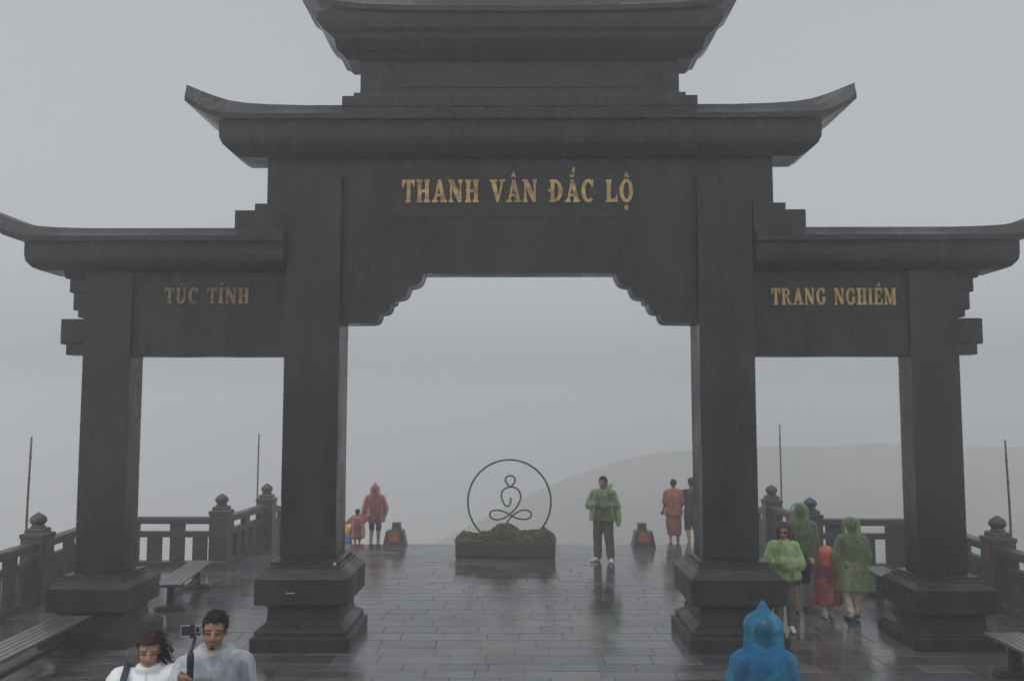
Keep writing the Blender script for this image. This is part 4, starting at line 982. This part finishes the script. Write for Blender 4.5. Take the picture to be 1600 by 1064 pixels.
# 4. woman in lime poncho and sunglasses, facing the camera
t, J, k, hp_, hr, hk = person((3.80, 13.05, 0), R(-14), 1.50, 'woman facing the camera in a bright lime poncho and sunglasses, arms folded', 'skin', dict(
    elL=(0.25, -0.08, 1.08), elR=(-0.25, -0.08, 1.08), shL=(0.155, 0.012, 1.36), shR=(-0.155, 0.012, 1.36), wrL=(-0.05, -0.24, 1.12), wrR=(0.05, -0.23, 1.05), toR=(-0.15, -0.13, 0.028)), 1.08, detail=True, head_rot=(R(6), 0, R(-6)))
trousers(t, J, k, M['olive'], loose=1.1); shoes(t, J, k, M['white_shoe']); shirt(t, J, k, M['dark_cloth'])
raincoat(t, J, k, M['film_lime'], 0.84, 0.215, 0.19, 1.15, seed=2.1, amp=0.02, sl_r=0.08, dens=10)
hair_cap(t, hp_, hr, hk, M['hair_red'], 0.09, 1.16, -0.02, 12)
add(t, 'hair_sides', [('cap', hp_(0.085, 0.02, 0.03), hp_(0.10, 0.0, -0.13), 0.03, 0.03), ('cap', hp_(-0.085, 0.02, 0.03), hp_(-0.09, 0.0, -0.12), 0.028, 0.026), ('cap', hp_(0.09, 0.03, 0.0), hp_(0.15, 0.03, -0.09), 0.025, 0.03)], M['hair_red'], 0.009, 2, (0.014, 24, 12))
bm = bmesh.new()
for s in (1, -1):
    bmesh.ops.create_uvsphere(bm, u_segments=12, v_segments=8, radius=0.026, matrix=Matrix.Translation(hp_(s * 0.034, -0.094, 0.006)) @ Matrix.Diagonal((1.15, 0.35, 0.85, 1)))
tube(bm, [hp_(-0.012, -0.102, 0.012), hp_(0.012, -0.102, 0.012)], 0.004, 6)
for s in (1, -1): tube(bm, [hp_(s * 0.06, -0.09, 0.012), hp_(s * 0.082, -0.03, 0.012), hp_(s * 0.084, 0.01, 0.008)], 0.004, 6)
from_bm('sunglasses', bm, M['glass_dark'], t, smooth=True)

# 5. man in green hooded poncho and dark shorts, back view
t, J, k, hp_, hr, hk = person((4.44, 14.35, 0), R(176), 1.63, 'bare-calved man in a green hooded poncho and dark shorts walking away', 'skin_dark', dict(
    elR=(-0.23, 0.0, 1.10), elL=(0.24, 0.02, 1.10), wrR=(-0.27, -0.03, 0.86), wrL=(0.25, -0.08, 0.88), knR=(-0.10, -0.10, 0.52), anR=(-0.10, -0.06, 0.10), toR=(-0.11, -0.24, 0.05), knL=(0.10, 0.0, 0.50), anL=(0.10, 0.13, 0.11), toL=(0.11, -0.04, 0.028)), 1.04)
trousers(t, J, k, M['dark_cloth'], 'knee', 1.1); shoes(t, J, k, M['olive']); shirt(t, J, k, M['dark_cloth'])
hair_cap(t, hp_, hr, hk, M['hair'], 0.03, 1.0)
raincoat(t, J, k, M['film_green'], 0.80, 0.235, 0.18, 1.06, seed=5.2)
hood_up(t, hp_, hr, hk, J, k, M['film_green'], big=1.28)

# 6. red child
t, J, k, hp_, hr, hk = person((4.68, 13.85, 0), R(182), 1.02, 'small child from behind in a dark red poncho with bright red hood, cream trousers', 'skin', dict(
    elL=(0.24, 0.0, 1.16), wrL=(0.30, -0.03, 1.32), elR=(-0.24, 0.0, 1.16), wrR=(-0.30, -0.03, 1.34), knR=(-0.1, -0.09, 0.5), anL=(0.1, 0.11, 0.11), toL=(0.11, -0.06, 0.028)), 1.28, voxel=0.009)
trousers(t, J, k, M['cream'], loose=1.2); shoes(t, J, k, M['cream']); shirt(t, J, k, M['dark_cloth'])
raincoat(t, J, k, M['film_crimson'], 0.36, 0.27, 0.21, 1.2, sleeves='elbow', seed=9.1, sl_r=0.09)
hood_up(t, hp_, hr, hk, J, k, M['hood_red'], big=1.38)

# 7. woman in green hood, pale trousers, back view
t, J, k, hp_, hr, hk = person((5.02, 13.72, 0), R(184), 1.48, 'woman seen from behind in a green hooded poncho with pale trousers and black boots', 'skin', dict(
    elL=(0.25, 0.02, 1.10), elR=(-0.25, 0.02, 1.10), wrL=(0.26, -0.04, 0.86), wrR=(-0.25, -0.06, 0.86), knR=(-0.10, -0.09, 0.52), anR=(-0.09, -0.05, 0.09), toR=(-0.10, -0.22, 0.04), anL=(0.09, 0.12, 0.10), toL=(0.10, -0.05, 0.028)), 1.08)
trousers(t, J, k, M['cream'], loose=1.0); shoes(t, J, k, M['black_shoe'], 0.035); shirt(t, J, k, M['dark_cloth'])
hair_cap(t, hp_, hr, hk, M['hair'], 0.05, 1.0)
raincoat(t, J, k, M['film_green'], 0.52, 0.235, 0.185, 1.15, seed=4.4, sl_r=0.09)
hood_up(t, hp_, hr, hk, J, k, M['film_green'], big=1.22)

# 8. man in green poncho in the centre
t, J, k, hp_, hr, hk = person((1.755, 18.97, 0), R(-24), 1.755, 'stout man in a green poncho with lime hood down, looking at something in his hands', 'skin_dark', dict(
    elL=(0.29, -0.02, 1.12), elR=(-0.29, -0.02, 1.12), wrL=(0.07, -0.26, 1.13), wrR=(-0.08, -0.27, 1.13), anL=(0.15, 0.02, 0.085), anR=(-0.13, 0.02, 0.085), toL=(0.21, -0.13, 0.028), toR=(-0.18, -0.14, 0.028), knL=(0.125, -0.02, 0.5), knR=(-0.115, -0.02, 0.5)), 1.02, head_rot=(R(10), 0, R(-14)))
trousers(t, J, k, M['olive'], loose=1.3); shoes(t, J, k, M['white_shoe']); shirt(t, J, k, M['dark_cloth'])
raincoat(t, J, k, M['film_green'], 0.84, 0.245, 0.205, 1.10, seed=6.5, amp=0.016, sl_r=0.082)
hair_cap(t, hp_, hr, hk, M['hair'], 0.02, 1.02)
add(t, 'hood', [('cap', J['neck'] + Vector((0.10, 0.06, 0.03)), J['neck'] + Vector((0.13, 0.10, 0.10)), 0.06, 0.05), ('cap', J['neck'] + Vector((-0.06, 0.10, 0.01)), J['neck'] + Vector((0.10, 0.06, 0.03)), 0.05, 0.06)], M['hood_lime'], 0.012, 3, (0.012, 14, 14), 5)
add(t, 'loose_flap', [('cap', (0.27, 0.10, 1.02), (0.29, 0.12, 0.78), 0.09, 0.06)], M['hood_lime'], 0.012, 3, (0.02, 10, 6), 2)
o = box('camera_in_hand', -0.05, 0.05, -0.03, 0.03, -0.03, 0.03, M['phone'], None, bevel=0.01)
o.location = (1.755 + Matrix.Rotation(R(-24), 3, 'Z').__matmul__(Vector((0, -0.35, 0))).x, 18.97 + Matrix.Rotation(R(-24), 3, 'Z').__matmul__(Vector((0, -0.35, 0))).y, 1.18); o.name = 'small_device'
tag(o, 'small dark device held in both hands by the man in the green poncho', 'device')

# 9. monk and 10. his companion, both a step down, back view
t, J, k, hp_, hr, hk = person((3.78, 22.15, -0.16), R(176), 1.63, 'shaven-headed monk seen from behind in an orange and brown robe', 'skin_dark', dict(
    shL=(0.155, 0.012, 1.37), shR=(-0.155, 0.012, 1.37), elR=(-0.2, 0.02, 1.12), elL=(0.2, 0.0, 1.12), wrL=(0.27, -0.04, 0.90), wrR=(-0.17, -0.1, 0.9), knR=(-0.1, -0.1, 0.5), anL=(0.1, 0.16, 0.13), toL=(0.11, 0.0, 0.04)), 1.0)
raincoat(t, J, k, M['monk_robe'], 0.80, 0.185, 0.15, 1.08, sleeves='elbow', seed=8.8, name='robe')
add(t, 'skirt', [('loft', [(0.0, 0, 0.30 * k, 0.17 * k, 0.16 * k), (0, 0, 0.6 * k, 0.19 * k, 0.155 * k), (0, 0, 0.9 * k, 0.185 * k, 0.14 * k)])], M['monk_skirt'], 0.014, 4, (0.028, 10, 3), 4)
shoes(t, J, k, M['black_shoe'])
hair_cap(t, hp_, hr, hk, M['hair'], -0.02, 0.955)
t, J, k, hp_, hr, hk = person((4.22, 22.17, -0.16), R(182), 1.66, 'man seen from behind in dark shirt and shorts walking beside the monk', 'skin_dark', dict(
    elL=(0.24, 0.02, 1.12), wrL=(0.26, -0.02, 0.88), anL=(0.09, 0.12, 0.10), toL=(0.10, -0.04, 0.03)), 1.0)
shirt(t, J, k, M['dark_cloth'], 'elbow'); trousers(t, J, k, M['dark_cloth'], 'knee', 1.15); shoes(t, J, k, M['black_shoe'])
hair_cap(t, hp_, hr, hk, M['hair'], 0.02, 1.02)

# 11. woman in red poncho and 12. child, walking down the stairs
t, J, k, hp_, hr, hk = person((-3.70, 23.0, -0.32), R(178), 1.56, 'bare-legged woman in a short red poncho with pointed hood holding a child by hand', 'skin_dark', dict(
    elL=(0.25, 0.02, 1.12), elR=(-0.27, 0.02, 1.10), wrR=(-0.24, -0.05, 0.9), wrL=(0.33, 0.0, 0.86), anL=(0.09, 0.1, 0.09), toL=(0.1, -0.06, 0.03)), 1.03)
shirt(t, J, k, M['dark_cloth']); trousers(t, J, k, M['dark_cloth'], 'short'); shoes(t, J, k, M['black_shoe'])
hair_cap(t, hp_, hr, hk, M['hair'], 0.1, 1.0)
raincoat(t, J, k, M['film_red'], 0.73, 0.235, 0.18, 1.12, seed=1.4, sl_r=0.09)
hood_up(t, hp_, hr, hk, J, k, M['film_red'], peak=0.15, big=1.15)
t, J, k, hp_, hr, hk = person((-4.10, 22.75, -0.32), R(178), 0.98, 'small child in a red poncho holding the hand of the woman in red', 'skin', dict(
    elR=(-0.26, 0.0, 1.2), wrR=(-0.40, 0.0, 1.38), elL=(0.30, 0.0, 1.22), wrL=(0.45, -0.02, 1.15)), 1.2, voxel=0.009)
trousers(t, J, k, M['dark_cloth'], 'knee'); shoes(t, J, k, M['black_shoe'])
hair_cap(t, hp_, hr, hk, M['hair'], 0.02, 1.05)
raincoat(t, J, k, M['film_red'], 0.5, 0.26, 0.2, 1.2, sleeves='wrist', seed=3.9, sl_r=0.10)
bagt = empty('carry_bag', (-4.36, 22.70, -0.32), 0, 'yellow and blue carry bag beside the child in red, half behind the column', 'bag')
add(bagt, 'yellow_top', [('ell', (0, 0, 0.46), (0.12, 0.09, 0.17))], M['yellow'], 0.012, 2, (0.03, 10, 10), 2)
add(bagt, 'blue_base', [('ell', (0, 0, 0.17), (0.14, 0.11, 0.17)), ('cap', (0, 0, 0.1), (0, 0, 0.33), 0.12, 0.1)], M['bag_blue'], 0.012, 2, (0.03, 10, 10), 5)

# ------------------------------------------------------------------ haze: the cloud everything stands in
hz = bpy.data.materials.new('haze'); hz.use_nodes = True; t_ = hz.node_tree
t_.nodes.remove(t_.nodes['Principled BSDF'])
pv = t_.nodes.new('ShaderNodeVolumePrincipled'); pv.inputs['Density'].default_value = FOG_DENSITY
pv.inputs['Color'].default_value = (0.998, 0.998, 0.999, 1); pv.inputs['Anisotropy'].default_value = 0.55
t_.links.new(pv.outputs[0], t_.nodes['Material Output'].inputs['Volume'])
bm = bmesh.new(); bx(bm, -335, 345, -175, 345, -141, 9.9)
tag(from_bm('haze', bm, hz), kind='stuff')
